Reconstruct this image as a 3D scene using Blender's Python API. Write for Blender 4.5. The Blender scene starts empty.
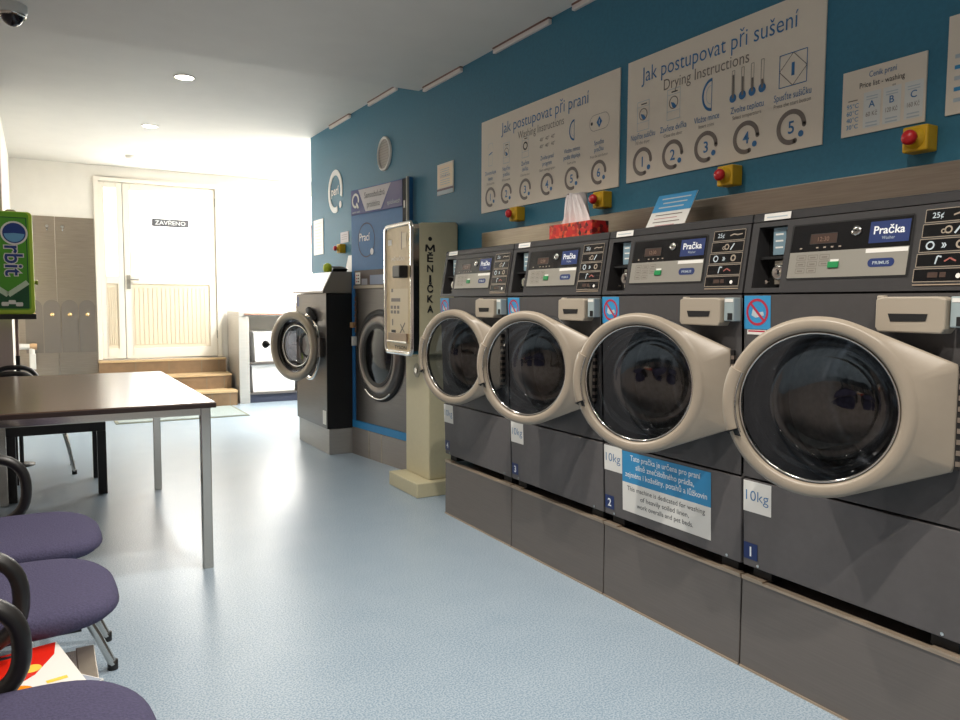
import bpy, bmesh, math, random
from mathutils import Matrix, Vector
random.seed(7)
sc = bpy.context.scene
COL = sc.collection
PI = math.pi

# ------------------------------------------------------------------ materials
def lin(c):
    out = []
    for v in c:
        v = v / 255.0
        out.append(v / 12.92 if v <= .04045 else ((v + .055) / 1.055) ** 2.4)
    return (*out, 1.0)

MATS = {}
def mat(name, rgb, rough=.5, metal=0.0, noise=0.0, scale=20.0, stretch=(1, 1, 1), bump=0.0, spec=.5, coat=0.0, emit=0.0):
    if name in MATS:
        return MATS[name]
    m = bpy.data.materials.new(name)
    m.use_nodes = True
    nt = m.node_tree
    b = nt.nodes['Principled BSDF']
    b.inputs['Base Color'].default_value = lin(rgb)
    b.inputs['Roughness'].default_value = rough
    b.inputs['Metallic'].default_value = metal
    b.inputs['Specular IOR Level'].default_value = spec
    b.inputs['Coat Weight'].default_value = coat
    if emit:
        b.inputs['Emission Color'].default_value = lin(rgb)
        b.inputs['Emission Strength'].default_value = emit
    if noise or bump:
        tc = nt.nodes.new('ShaderNodeTexCoord')
        mp = nt.nodes.new('ShaderNodeMapping')
        mp.inputs['Scale'].default_value = stretch
        n = nt.nodes.new('ShaderNodeTexNoise')
        n.inputs['Scale'].default_value = scale
        n.inputs['Detail'].default_value = 4
        nt.links.new(tc.outputs['Object'], mp.inputs['Vector'])
        nt.links.new(mp.outputs['Vector'], n.inputs['Vector'])
        if noise:
            r = nt.nodes.new('ShaderNodeValToRGB')
            c = lin(rgb)
            r.color_ramp.elements[0].color = tuple(x * (1 - noise) for x in c[:3]) + (1,)
            r.color_ramp.elements[1].color = tuple(min(1, x * (1 + noise)) for x in c[:3]) + (1,)
            r.color_ramp.elements[0].position = .3
            r.color_ramp.elements[1].position = .7
            nt.links.new(n.outputs['Fac'], r.inputs['Fac'])
            nt.links.new(r.outputs['Color'], b.inputs['Base Color'])
        if bump:
            bp = nt.nodes.new('ShaderNodeBump')
            bp.inputs['Strength'].default_value = bump
            bp.inputs['Distance'].default_value = .01
            nt.links.new(n.outputs['Fac'], bp.inputs['Height'])
            nt.links.new(bp.outputs['Normal'], b.inputs['Normal'])
    MATS[name] = m
    return m

def glass_mat(name, tint, ior=1.45, gloss=(1, 1, 1), boost=1.0, rough=.02):
    if name in MATS:
        return MATS[name]
    m = bpy.data.materials.new(name)
    m.use_nodes = True
    nt = m.node_tree
    nt.nodes.remove(nt.nodes['Principled BSDF'])
    out = nt.nodes['Material Output']
    tr = nt.nodes.new('ShaderNodeBsdfTransparent')
    tr.inputs['Color'].default_value = (*tint, 1)
    gl = nt.nodes.new('ShaderNodeBsdfGlossy')
    gl.inputs['Color'].default_value = (*gloss, 1)
    gl.inputs['Roughness'].default_value = rough
    fr = nt.nodes.new('ShaderNodeFresnel')
    fr.inputs['IOR'].default_value = ior
    mu = nt.nodes.new('ShaderNodeMath')
    mu.operation = 'MULTIPLY'
    mu.use_clamp = True
    mu.inputs[1].default_value = boost
    mx = nt.nodes.new('ShaderNodeMixShader')
    nt.links.new(fr.outputs['Fac'], mu.inputs[0])
    nt.links.new(mu.outputs[0], mx.inputs['Fac'])
    nt.links.new(tr.outputs[0], mx.inputs[1])
    nt.links.new(gl.outputs[0], mx.inputs[2])
    nt.links.new(mx.outputs[0], out.inputs['Surface'])
    MATS[name] = m
    return m

def floor_mat():
    m = bpy.data.materials.new('floor_vinyl')
    m.use_nodes = True
    nt = m.node_tree
    b = nt.nodes['Principled BSDF']
    tc = nt.nodes.new('ShaderNodeTexCoord')
    n1 = nt.nodes.new('ShaderNodeTexNoise')
    n1.inputs['Scale'].default_value = 170
    n1.inputs['Detail'].default_value = 3
    n2 = nt.nodes.new('ShaderNodeTexNoise')
    n2.inputs['Scale'].default_value = 5
    n2.inputs['Detail'].default_value = 5
    ad = nt.nodes.new('ShaderNodeMix')
    ad.data_type = 'FLOAT'
    ad.inputs['Factor'].default_value = .08
    r = nt.nodes.new('ShaderNodeValToRGB')
    e = r.color_ramp.elements
    e[0].position, e[1].position = .40, .60
    e[0].color, e[1].color = lin((122, 144, 163)), lin((170, 184, 195))
    nt.links.new(tc.outputs['Object'], n1.inputs['Vector'])
    nt.links.new(tc.outputs['Object'], n2.inputs['Vector'])
    nt.links.new(n1.outputs['Fac'], ad.inputs['A'])
    nt.links.new(n2.outputs['Fac'], ad.inputs['B'])
    nt.links.new(ad.outputs['Result'], r.inputs['Fac'])
    nt.links.new(r.outputs['Color'], b.inputs['Base Color'])
    b.inputs['Roughness'].default_value = .33
    b.inputs['Specular IOR Level'].default_value = .5
    bp = nt.nodes.new('ShaderNodeBump')
    bp.inputs['Strength'].default_value = .03
    bp.inputs['Distance'].default_value = .004
    nt.links.new(n1.outputs['Fac'], bp.inputs['Height'])
    nt.links.new(bp.outputs['Normal'], b.inputs['Normal'])
    return m

def ramp_mat(name, stops, scale, rough=.4, voronoi=False):
    m = bpy.data.materials.new(name)
    m.use_nodes = True
    nt = m.node_tree
    b = nt.nodes['Principled BSDF']
    tc = nt.nodes.new('ShaderNodeTexCoord')
    n = nt.nodes.new('ShaderNodeTexVoronoi' if voronoi else 'ShaderNodeTexNoise')
    n.inputs['Scale'].default_value = scale
    r = nt.nodes.new('ShaderNodeValToRGB')
    r.color_ramp.elements[0].position, r.color_ramp.elements[0].color = stops[0][0], lin(stops[0][1])
    r.color_ramp.elements[1].position, r.color_ramp.elements[1].color = stops[-1][0], lin(stops[-1][1])
    for p, c in stops[1:-1]:
        el = r.color_ramp.elements.new(p)
        el.color = lin(c)
    nt.links.new(tc.outputs['Object'], n.inputs['Vector'])
    nt.links.new(n.outputs['Color' if voronoi else 'Fac'], r.inputs['Fac'])
    nt.links.new(r.outputs['Color'], b.inputs['Base Color'])
    b.inputs['Roughness'].default_value = rough
    return m

# ------------------------------------------------------------------ mesh builder
_TXT = {}
def text_geo(s, bold=0.0):
    k = (s, bold)
    if k not in _TXT:
        cu = bpy.data.curves.new('t', 'FONT')
        cu.body = s
        cu.size = 1
        cu.resolution_u = 3
        cu.offset = bold
        ob = bpy.data.objects.new('t', cu)
        COL.objects.link(ob)
        bpy.context.view_layer.update()
        me = bpy.data.meshes.new_from_object(ob.evaluated_get(bpy.context.evaluated_depsgraph_get()))
        vs = [(v.co.x, v.co.y) for v in me.vertices]
        fs = [tuple(p.vertices) for p in me.polygons]
        bpy.data.objects.remove(ob)
        bpy.data.curves.remove(cu)
        bpy.data.meshes.remove(me)
        _TXT[k] = (vs, fs)
    return _TXT[k]

class MB:
    def __init__(s, T=None):
        s.v, s.f, s.fm, s.fs, s.mats = [], [], [], [], []
        s.T = T or Matrix.Identity(4)
    def add(s, vs, fs, m, smooth=False):
        if m not in s.mats:
            s.mats.append(m)
        i = s.mats.index(m)
        o = len(s.v)
        s.v += [tuple(s.T @ Vector(p)) for p in vs]
        for f in fs:
            s.f.append(tuple(o + k for k in f))
            s.fm.append(i)
            s.fs.append(smooth)
        return s
    def box(s, x0, x1, y0, y1, z0, z1, m):
        vs = [(x, y, z) for z in (z0, z1) for y in (y0, y1) for x in (x0, x1)]
        return s.add(vs, [(0, 2, 3, 1), (4, 5, 7, 6), (0, 1, 5, 4), (2, 6, 7, 3), (0, 4, 6, 2), (1, 3, 7, 5)], m)
    def prism(s, poly, t0, t1, m, ax='y', smooth=False):
        # poly: 2D outline; ax = extrusion axis
        def p(a, b, t):
            return {'y': (a, t, b), 'x': (t, a, b), 'z': (a, b, t)}[ax]
        n = len(poly)
        vs = [p(a, b, t0) for a, b in poly] + [p(a, b, t1) for a, b in poly]
        s.add(vs, [tuple(range(n)), tuple(range(2 * n - 1, n - 1, -1))], m)
        o = [(i, i + n, (i + 1) % n + n, (i + 1) % n) for i in range(n)]
        return s.add(vs, o, m, smooth)
    def loft(s, rings, m, closed=True, cap0=True, cap1=True, smooth=True):
        n = len(rings[0])
        vs = [p for r in rings for p in r]
        fs = []
        for k in range(len(rings) - 1):
            for i in range(n if closed else n - 1):
                j = (i + 1) % n
                fs.append((k * n + i, k * n + j, (k + 1) * n + j, (k + 1) * n + i))
        s.add(vs, fs, m, smooth)
        if cap0:
            s.add(rings[0], [tuple(range(n - 1, -1, -1))], m, False)
        if cap1:
            s.add(rings[-1], [tuple(range(n))], m, False)
        return s
    def tube(s, path, r, m, n=12, closed=False, flat=(1, 1), up=(0, 0, 1)):
        P = [Vector(p) for p in path]
        rings = []
        L = len(P)
        ref = Vector(up)
        for i, p in enumerate(P):
            a = P[(i - 1) % L] if (closed or i > 0) else p
            b = P[(i + 1) % L] if (closed or i < L - 1) else p
            t = (b - a).normalized()
            u = ref - t * ref.dot(t)
            if u.length < 1e-3:
                u = Vector((1, 0, 0)) - t * t.x
            u.normalize()
            w = t.cross(u)
            rr = r[i] if isinstance(r, (list, tuple)) else r
            rings.append([tuple(p + rr * (flat[0] * math.cos(2 * PI * k / n) * u + flat[1] * math.sin(2 * PI * k / n) * w)) for k in range(n)])
        if closed:
            rings.append(rings[0])
            return s.loft(rings, m, True, False, False)
        return s.loft(rings, m)
    def lathe(s, prof, c, axis, m, n=48, cap0=False, cap1=False, smooth=True):
        A = Vector(axis).normalized()
        u = A.orthogonal().normalized()
        w = A.cross(u)
        c = Vector(c)
        rings = [[tuple(c + A * h + r * (math.cos(2 * PI * k / n) * u + math.sin(2 * PI * k / n) * w)) for k in range(n)] for r, h in prof]
        return s.loft(rings, m, True, cap0, cap1, smooth)
    def cyl(s, c, axis, r, h, m, n=32):
        return s.lathe([(r, 0), (r, h)], c, axis, m, n, True, True)
    # flat graphics in the local x-z plane, seen from -y
    def rect(s, x0, x1, z0, z1, m, d=0):
        return s.add([(x0, d, z0), (x1, d, z0), (x1, d, z1), (x0, d, z1)], [(0, 1, 2, 3)], m)
    def poly(s, pts, m, d=0):
        return s.add([(a, d, b) for a, b in pts], [tuple(range(len(pts)))], m)
    def ring(s, x, z, r0, r1, m, d=0, a0=0, a1=360, n=40, sx=1.0):
        vs = []
        for i in range(n + 1):
            a = math.radians(a0 + (a1 - a0) * i / n)
            vs += [(x + sx * r0 * math.cos(a), d, z + r0 * math.sin(a)), (x + sx * r1 * math.cos(a), d, z + r1 * math.sin(a))]
        return s.add(vs, [(2 * i, 2 * i + 1, 2 * i + 3, 2 * i + 2) for i in range(n)], m)
    def disc(s, x, z, r, m, d=0, n=28):
        return s.poly([(x + r * math.cos(2 * PI * i / n), z + r * math.sin(2 * PI * i / n)) for i in range(n)], m, d)
    def line(s, pts, w, m, d=0):
        for (a, b), (c, e) in zip(pts, pts[1:]):
            L = math.hypot(c - a, e - b) or 1
            nx, nz = -(e - b) / L * w / 2, (c - a) / L * w / 2
            s.poly([(a + nx, b + nz), (a - nx, b - nz), (c - nx, e - nz), (c + nx, e + nz)], m, d)
        return s
    def frame(s, x0, x1, z0, z1, w, m, d=0):
        return s.line([(x0, z0), (x1, z0), (x1, z1), (x0, z1), (x0, z0)], w, m, d)
    def text(s, t, x, z, size, m, d=0, align='c', bold=0.0, sx=1.0, width=None):
        vs, fs = text_geo(t, bold)
        if not vs:
            return s
        x0, x1 = min(v[0] for v in vs), max(v[0] for v in vs)
        if width:
            sx = width / ((x1 - x0) * size)
        o = {'c': -(x0 + x1) / 2, 'l': -x0, 'r': -x1}[align]
        return s.add([(x + (a + o) * size * sx, d, z + b * size) for a, b in vs], fs, m)
    def build(s, name, parent=None, loc=None, rotz=0, bevel=0, seg=2, sub=0, recalc=True, weld=False):
        me = bpy.data.meshes.new(name)
        me.from_pydata(s.v, [], s.f)
        for m in s.mats:
            me.materials.append(m)
        for p, i, q in zip(me.polygons, s.fm, s.fs):
            p.material_index = i
            p.use_smooth = q
        if recalc or weld:
            bm = bmesh.new()
            bm.from_mesh(me)
            if weld or bevel:
                bmesh.ops.remove_doubles(bm, verts=bm.verts, dist=1e-5)
            if recalc:
                bmesh.ops.recalc_face_normals(bm, faces=bm.faces)
            bm.to_mesh(me)
            bm.free()
        ob = bpy.data.objects.new(name, me)
        COL.objects.link(ob)
        if parent is not None:
            ob.parent = parent
        if loc is not None:
            ob.location = loc
        ob.rotation_euler = (0, 0, rotz)
        if bevel:
            b = ob.modifiers.new('bevel', 'BEVEL')
            b.width = bevel
            b.segments = seg
            b.limit_method = 'ANGLE'
            b.angle_limit = math.radians(40)
            b.harden_normals = False
        if sub:
            q = ob.modifiers.new('sub', 'SUBSURF')
            q.levels = q.render_levels = sub
        return ob

def tag(o, label=None, cat=None, group=None, kind=None):
    if label: o['label'] = label
    if cat: o['category'] = cat
    if group: o['group'] = group
    if kind: o['kind'] = kind
    return o

def thing(name, label, cat, loc=(0, 0, 0), rotz=0, group=None):
    o = bpy.data.objects.new(name, None)
    o.empty_display_size = .1
    COL.objects.link(o)
    o.location = loc
    o.rotation_euler = (0, 0, rotz)
    return tag(o, label, cat, group)

def struct(mb, name, **k):
    o = mb.build(name, **k)
    o['kind'] = 'structure'
    return o

def dup(root, loc=None, rotz=None, label=None):
    r = root.copy()
    COL.objects.link(r)
    if loc is not None: r.location = loc
    if rotz is not None: r.rotation_euler = (0, 0, rotz)
    if label: r['label'] = label
    for ch in list(root.children):
        c = ch.copy()
        COL.objects.link(c)
        c.parent = r
        for g in list(ch.children):
            q = g.copy()
            COL.objects.link(q)
            q.parent = c
    return r

RW = -PI / 2     # local x runs along -Y (left to right as seen), local y into the right wall

# ------------------------------------------------------------------ palette
M_teal = mat('teal_wall_paint', (46, 112, 138), .6, noise=.06, scale=60)
M_white = mat('white_paint', (232, 228, 220), .7, noise=.02, scale=8)
M_ceil = mat('ceiling_paint', (214, 212, 206), .8, noise=.02, scale=5)
M_pink = mat('left_wall_paint', (205, 190, 182), .75, noise=.03, scale=6)
M_steel = mat('brushed_steel', (172, 160, 146), .34, 1.0, noise=.10, scale=6, stretch=(1, 1, 30))
M_steel_p = mat('plinth_steel', (122, 115, 110), .5, .55, noise=.06, scale=5, stretch=(1, 1, 40))
M_steel_d = mat('dark_steel', (112, 108, 106), .38, .85, noise=.08, scale=5, stretch=(1, 1, 40))
M_lip = mat('pale_edge_metal', (178, 160, 140), .4, .5)
M_chrome = mat('chrome', (205, 203, 198), .14, 1.0)
M_body = mat('washer_charcoal', (95, 92, 92), .5, .0, noise=.04, scale=40, spec=.25)
M_body3 = mat('washer_charcoal_dark', (76, 74, 74), .5, .0, noise=.04, scale=40, spec=.25)
M_body2 = mat('washer_charcoal_side', (44, 45, 50), .45, .2)
M_ctrl = mat('control_charcoal', (50, 49, 50), .5, .1, noise=.03, scale=50)
M_gap = mat('black_gap', (10, 10, 11), .7)
M_black = mat('black_gloss', (14, 14, 16), .25)
M_blackp = mat('black_plastic', (26, 24, 23), .42, noise=.1, scale=60)
M_rubber = mat('dark_rubber', (30, 31, 34), .5)
M_bezel = mat('bezel_silver_beige', (152, 141, 126), .38, .0, noise=.02, scale=30)
M_bezel2 = mat('drawer_beige', (158, 148, 133), .45)
M_drum = mat('drum_steel', (120, 122, 126), .28, 1.0, noise=.25, scale=45)
M_glass = glass_mat('door_glass', (.34, .36, .39), 1.55, boost=1.5)
M_glassd = glass_mat('dark_glass', (.10, .10, .11), 1.6, boost=2.2)
M_silver = mat('silver_panel', (150, 147, 138), .4, .3)
M_lab = mat('label_white', (226, 224, 218), .5)
M_navy = mat('navy_blue', (22, 44, 98), .45)
M_sky = mat('sticker_blue', (52, 140, 190), .45)
M_txtw = mat('text_white', (235, 238, 240), .5)
M_txtb = mat('text_blue', (46, 108, 160), .5)
M_txtg = mat('text_grey', (120, 112, 104), .5)
M_txtd = mat('text_dark', (36, 36, 40), .5)
M_ringg = mat('ring_grey', (118, 108, 100), .5)
M_pale = mat('pale_print', (176, 188, 194), .5)
M_red = mat('button_red', (196, 28, 34), .35)
M_yel = mat('button_yellow', (214, 170, 26), .45, noise=.05, scale=30)
M_green = mat('key_green', (28, 132, 74), .4)
M_board = mat('board_cream', (222, 212, 196), .5, noise=.015, scale=20)
M_icon = mat('icon_line', (150, 138, 122), .5)
M_disp = mat('display_brown', (74, 60, 54), .2)
M_chg = mat('changer_beige', (198, 190, 158), .5, noise=.02, scale=40)
M_chgp = mat('changer_panel', (196, 176, 140), .45, .2, noise=.05, scale=30)
M_fabric = mat('seat_fabric', (76, 73, 98), .95, noise=.14, scale=180, bump=.3, spec=.2)
M_wood = mat('table_laminate', (92, 74, 62), .22, noise=.08, scale=4, stretch=(1, 14, 1))
M_edge = mat('table_edge', (48, 34, 30), .4)
M_tile = mat('step_tile', (128, 104, 78), .5, noise=.10, scale=14)
M_nose = mat('step_nose', (190, 164, 126), .45, noise=.05, scale=12)
M_pvc = mat('door_pvc', (238, 232, 220), .4)
M_pvcp = mat('door_panel_cream', (226, 214, 192), .5)
M_pane = mat('frosted_daylight_pane', (255, 252, 246), .3, emit=3.8)
M_lamp = mat('lamp_glow', (255, 244, 225), .3, emit=14.0)
M_mat = mat('door_mat_grey', (140, 152, 152), .9, noise=.2, scale=120)
M_matb = mat('door_mat_border', (120, 122, 108), .9)

# ------------------------------------------------------------------ setting
WX = 2.27        # teal wall
NC, FC = 2.618, 2.735   # lowered near ceiling, far ceiling
EDGE = 4.75
BW = 9.75        # back wall
X1 = 3.5         # far alcove right wall
struct(MB().box(-.8, 3.7, -2.2, 9.9, -.1, 0, floor_mat()), 'floor')
struct(MB().box(-.7, 2.5, -2.2, EDGE, NC, FC + .1, M_ceil), 'ceiling')
struct(MB().box(-.7, 3.7, EDGE, 9.9, FC, FC + .1, M_ceil), 'ceiling')
struct(MB().box(WX, WX + .22, -2.2, 7.1, 0, FC, M_teal), 'wall_right')
struct(MB().box(WX + .22, X1, 6.9, 7.1, 0, FC, M_white), 'wall_alcove_front')
struct(MB().box(X1, X1 + .1, 6.9, 9.9, 0, FC, M_white), 'wall_alcove_right')
struct(MB().box(-.62, -.52, -2.2, 6.75, 0, FC, M_pink), 'wall_left')
struct(MB().box(-.52, -.200, 6.55, 6.75, 0, FC, M_pink), 'wall_left_return')
struct(MB().box(-.26, -.166, 6.53, 6.56, 0, 1.12, M_pink), 'trim_1')
struct(MB().box(-.32, -.22, 6.75, 9.9, 0, FC, M_white), 'wall_left_far')
struct(MB().box(-.7, 2.5, -2.3, -2.2, 0, FC, M_pink), 'wall_front')
# back wall with openings for the door and the window
DX0, DX1, DZ0, DZ1 = .585, 1.955, .52, 2.61
VX0, VX1, VZ0, VZ1 = 2.40, 3.36, 1.13, 2.62
b = MB()
b.box(-.32, DX0, BW, BW + .14, 0, FC, M_white)
b.box(DX0, DX1, BW, BW + .14, 0, DZ0, M_white)
b.box(DX0, DX1, BW, BW + .14, DZ1, FC, M_white)
b.box(DX1, VX0, BW, BW + .14, 0, FC, M_white)
b.box(VX0, VX1, BW, BW + .14, 0, VZ0, M_white)
b.box(VX0, VX1, BW, BW + .14, VZ1, FC, M_white)
b.box(VX1, X1 + .1, BW, BW + .14, 0, FC, M_white)
struct(b, 'wall_back')

# door_1 : frame, narrow fixed leaf, wide leaf with frosted glazing
d1 = thing('door_1', 'white double entrance door with frosted upper glass at the top of the steps', 'door', (0, BW, 0))
d1['kind'] = 'structure'
b = MB()
for x0, x1, z0, z1 in ((DX0, DX0 + .045, DZ0, DZ1), (DX1 - .045, DX1, DZ0, DZ1), (DX0 + .045, DX1 - .045, DZ1 - .05, DZ1)):
    b.box(x0, x1, -.03, .10, z0, z1, M_pvc)
b.build('door_frame', d1, bevel=.004)
def leaf(x0, x1, nm, st):
    zs = 1.40
    m = MB()
    m.box(x0, x0 + st, 0, .06, DZ0 + .01, DZ1 - .055, M_pvc)
    m.box(x1 - st, x1, 0, .06, DZ0 + .01, DZ1 - .055, M_pvc)
    m.box(x0 + st, x1 - st, 0, .06, DZ0 + .01, DZ0 + .13, M_pvc)
    m.box(x0 + st, x1 - st, 0, .06, DZ1 - .055 - st, DZ1 - .055, M_pvc)
    m.box(x0 + st, x1 - st, 0, .06, zs, zs + .09, M_pvc)
    o = m.build(nm, d1, bevel=.005)
    p = MB()
    p.box(x0 + st, x1 - st, .02, .045, DZ0 + .13, zs, M_pvcp)
    n = max(3, int((x1 - x0) / .06))
    for i in range(n):
        xa = x0 + st + .02 + (x1 - x0 - 2 * st - .04) * i / n
        p.box(xa + .004, xa + (x1 - x0 - 2 * st - .04) / n - .004, .012, .021, DZ0 + .17, zs - .04, M_pvcp)
    p.build('lower_panel', o, bevel=.003)
    MB().box(x0 + st, x1 - st, .025, .04, zs + .09, DZ1 - .055 - st, M_pane).build('glass_pane', o)
    return o
leaf(DX0 + .047, .878, 'narrow_leaf', .06)
L2 = leaf(.886, DX1 - .047, 'wide_leaf', .075)
m = MB()
m.box(.905, .945, -.012, 0, 1.34, 1.50, M_silver)
m.tube([(.925, -.012, 1.45), (.925, -.05, 1.45), (1.03, -.05, 1.45)], .009, M_silver)
m.build('door_handle', L2)
for z in (.75, 2.35):
    MB().cyl((1.915, -.012, z), (0, 0, 1), .012, .1, M_silver, 12).build('door_hinge', d1)
MB().box(.60, .66, -.012, 0, .80, .84, M_lab).build('door_stop', d1)

# closed sign on the door glass
m = MB()
m.box(-.205, .205, 0, .006, -.045, .045, mat('sign_grey', (92, 92, 98), .5))
m.text('ZAVŘENO', 0, -.022, .066, M_txtw, -.002, bold=.015, width=.34)
tag(m.build('closed_sign', loc=(1.395, BW - .006, 2.125)), 'small grey sign with white capital letters on the entrance door glass', 'sign')

# window_1
w1 = thing('window_1', 'overexposed white window beyond the end of the teal wall', 'window', (0, BW, 0))
w1['kind'] = 'structure'
b = MB()
for x0, x1, z0, z1 in ((VX0, VX0 + .06, VZ0, VZ1), (VX1 - .06, VX1, VZ0, VZ1), (VX0 + .06, VX1 - .06, VZ0, VZ0 + .06), (VX0 + .06, VX1 - .06, VZ1 - .06, VZ1), (VX0 + .06, VX1 - .06, 2.15, 2.21)):
    b.box(x0, x1, .0, .08, z0, z1, M_pvc)
b.build('window_frame', w1, bevel=.004)
MB().box(VX0 + .06, VX1 - .06, .03, .045, VZ0 + .06, 2.15, M_pane).build('window_pane', w1)
MB().box(VX0 + .06, VX1 - .06, .03, .045, 2.21, VZ1 - .06, M_pane).build('window_pane', w1)
m = MB()
dm = mat('decal_blue', (190, 200, 236), .5, emit=.5)
m.line([(2.475, 1.47), (2.60, 1.40), (2.69, 1.33)], .035, dm, .028)
m.disc(2.74, 1.27, .035, dm, .0285)
m.line([(2.64, 1.48), (2.70, 1.44)], .05, dm, .028)
m.line([(2.72, 1.58), (2.76, 1.61)], .03, dm, .028)
m.build('window_decal', w1)
# notices on the wall between door and window
for z0, z1, lb in ((1.79, 2.06, 'taller pale printed notice between the door and the window'), (1.56, 1.70, 'shorter pale notice under the taller one beside the window')):
    m = MB()
    m.box(0, .19, 0, .003, z0, z1, mat('notice_pale', (250, 238, 222), .6))
    nl = int((z1 - z0) / .03)
    for i in range(nl):
        m.rect(.02, .17 - .03 * (i % 3), z1 - .03 * i - .028, z1 - .03 * i - .020, mat('notice_line', (232, 190, 170), .6), -.001)
    tag(m.build('wall_notice', loc=(2.10, BW - .003, 0)), lb, 'notice')

# steps
st = thing('entrance_steps', 'three brown tiled steps with pale nosings up to the entrance door', 'steps', (1.28, 9.0, 0))
for i in range(3):
    m = MB()
    y0 = .3 * i
    x0, x1 = -.70, .695
    m.box(x0, x1, y0 + .012, .745 if i == 2 else y0 + .32, .172 * i, .172 * (i + 1) - .022, M_tile)
    m.box(x0 - .0, x1 + .006, y0, .745 if i == 2 else y0 + .32, .172 * (i + 1) - .022, .172 * (i + 1), M_nose)
    for k in (-.31, .05, .42, .62):
        m.box(x0 + .69 + k, x0 + .694 + k, y0 + .010, y0 + .013, .172 * i, .172 * (i + 1) - .022, M_matb)
    m.build('step', st)

# door mat
m = MB()
m.box(-.64, .64, -.43, .43, 0, .008, M_matb)
m.box(-.61, .61, -.40, .40, .008, .012, M_mat)
tag(m.build('door_mat', loc=(1.26, 8.53, 0)), 'thin grey door mat with dark border in front of the steps', 'mat')

# steel cladding left of the door
sp = thing('steel_cladding', 'tall brushed steel wall cladding with hooks left of the entrance door', 'wall panel', (.175, BW - .002, 0))
for x0, x1 in ((-.39, .015), (.019, .405)):
    MB().box(x0, x1, -.02, 0, .0, 2.13, M_steel).build('steel_sheet', sp, bevel=.002)
for x in (-.06, .09):
    m = MB()
    m.cyl((x, -.020, 2.02), (0, -1, 0), .018, .006, M_chrome, 16)
    m.tube([(x, -.024, 2.03), (x, -.05, 2.01), (x, -.055, 1.985), (x, -.035, 1.97)], .006, M_chrome, 8)
    m.build('hook', sp)
for k in range(4):  # slightly darker grey arches, each with a pale round spot near the top
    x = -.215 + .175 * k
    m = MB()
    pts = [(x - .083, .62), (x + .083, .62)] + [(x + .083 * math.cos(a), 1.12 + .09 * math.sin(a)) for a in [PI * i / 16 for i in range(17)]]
    m.prism(pts, -.028, -.020, mat('arch_grey', (142, 134, 126), .4, .9))
    o = m.build('arch_shape', sp)
    MB().lathe([(.001, -.012), (.016, -.010), (.022, 0)], (x, -.028, 1.045), (0, 1, 0), mat('arch_spot_pale', (236, 205, 150), .25, .8), 16, True).build('arch_spot', o)

# white valve by the left corner
v = thing('radiator_valve', 'white radiator valve with tan cap low beside the steel cladding', 'valve', (-.12, 9.60, .45))
m = MB()
m.tube([(.05, 0, 0), (.05, 0, .25)], .028, M_lab, 14)
m.box(.028, .085, -.03, .03, .0, .17, M_lab)
m.build('valve_body', v, bevel=.006)
MB().tube([(-.09, 0, .25), (.03, 0, .25)], [.034, .03], M_lab, 16).build('valve_neck', v)
MB().tube([(.03, 0, .25), (.055, 0, .25), (.10, 0, .25)], [.03, .036, .032], mat('valve_cap_tan', (196, 160, 120), .5), 16).build('valve_cap', v)
MB().tube([(.05, .03, .02), (.05, .122, .02)], .012, M_lab, 10).build('supply_pipe', v)

# ceiling fixtures
def downlight(name, x, y, z, label, glow=True):
    t = thing(name, label, 'ceiling light', (x, y, z), 0, 'recessed ceiling spotlights')
    MB().lathe([(.072, 0), (.072, -.004), (.062, -.006), (.06, 0)], (0, 0, 0), (0, 0, 1), M_white, 32).build('trim_ring', t)
    MB().cyl((0, 0, -.005), (0, 0, 1), .06, .003, M_lamp, 32).build('lamp_face', t)
    return t
def spot(name, x, y, z, w, ang=150, rad=.035, col=(1, .93, .84), blend=.6):
    l = bpy.data.lights.new(name, 'SPOT')
    l.energy = w
    l.spot_size = math.radians(ang)
    l.spot_blend = blend
    l.shadow_soft_size = rad
    l.color = col
    o = bpy.data.objects.new(name, l)
    COL.objects.link(o)
    o.location = (x, y, z)
    return o
FARL = [(.925, 5.66, 'nearer of the two glowing ceiling spotlights in the far half'), (.905, 7.36, 'farther of the two glowing ceiling spotlights, nearer the door')]
for x, y, lb in FARL:
    downlight('ceiling_spotlight', x, y, FC, lb)
    spot('spot_far', x, y, FC - .02, 24)
for x, y, lb in ((.95, 3.20, 'near ceiling spotlight above washer four'), (.95, 2.35, 'near ceiling spotlight above washer three'), (.95, 1.0, 'near ceiling spotlight above washer one'), (.95, .22, 'near ceiling spotlight just beside the photographer'), (.95, -1.3, 'near ceiling spotlight farthest behind the photographer')):
    downlight('ceiling_spotlight', x, y, NC, lb)
    spot('spot_near', x, y, NC - .02, 125, ang=128, rad=.025, blend=.85)
m = MB()
m.lathe([(.05, 0), (.05, -.018), (.035, -.03), (.0, -.03)], (0, 0, 0), (0, 0, 1), M_white, 24)
tag(m.build('smoke_detector', loc=(.90, 8.95, FC)), 'small white round detector on the far ceiling near the door', 'detector')
# ceiling tube lamp in the alcove behind the teal wall
for i, (x, y) in enumerate(((2.85, 7.75),)):
    t = thing('tube_lamp', 'long white ceiling tube lamp in the bright corner by the window', 'ceiling light', (x, y, FC))
    MB().box(-.06, .06, -.5, .5, -.05, 0, M_white).build('lamp_housing', t, bevel=.006)
    MB().tube([(0, -.48, -.065), (0, .48, -.065)], .014, M_lamp, 12).build('tube', t)
    l = bpy.data.lights.new('tube_light', 'AREA')
    l.shape = 'RECTANGLE'
    l.size, l.size_y = .25, 1.2
    l.energy = 140
    l.color = (1, .97, .92)
    o = bpy.data.objects.new('tube_light', l)
    COL.objects.link(o)
    o.location = (x, y, FC - .09)
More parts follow.
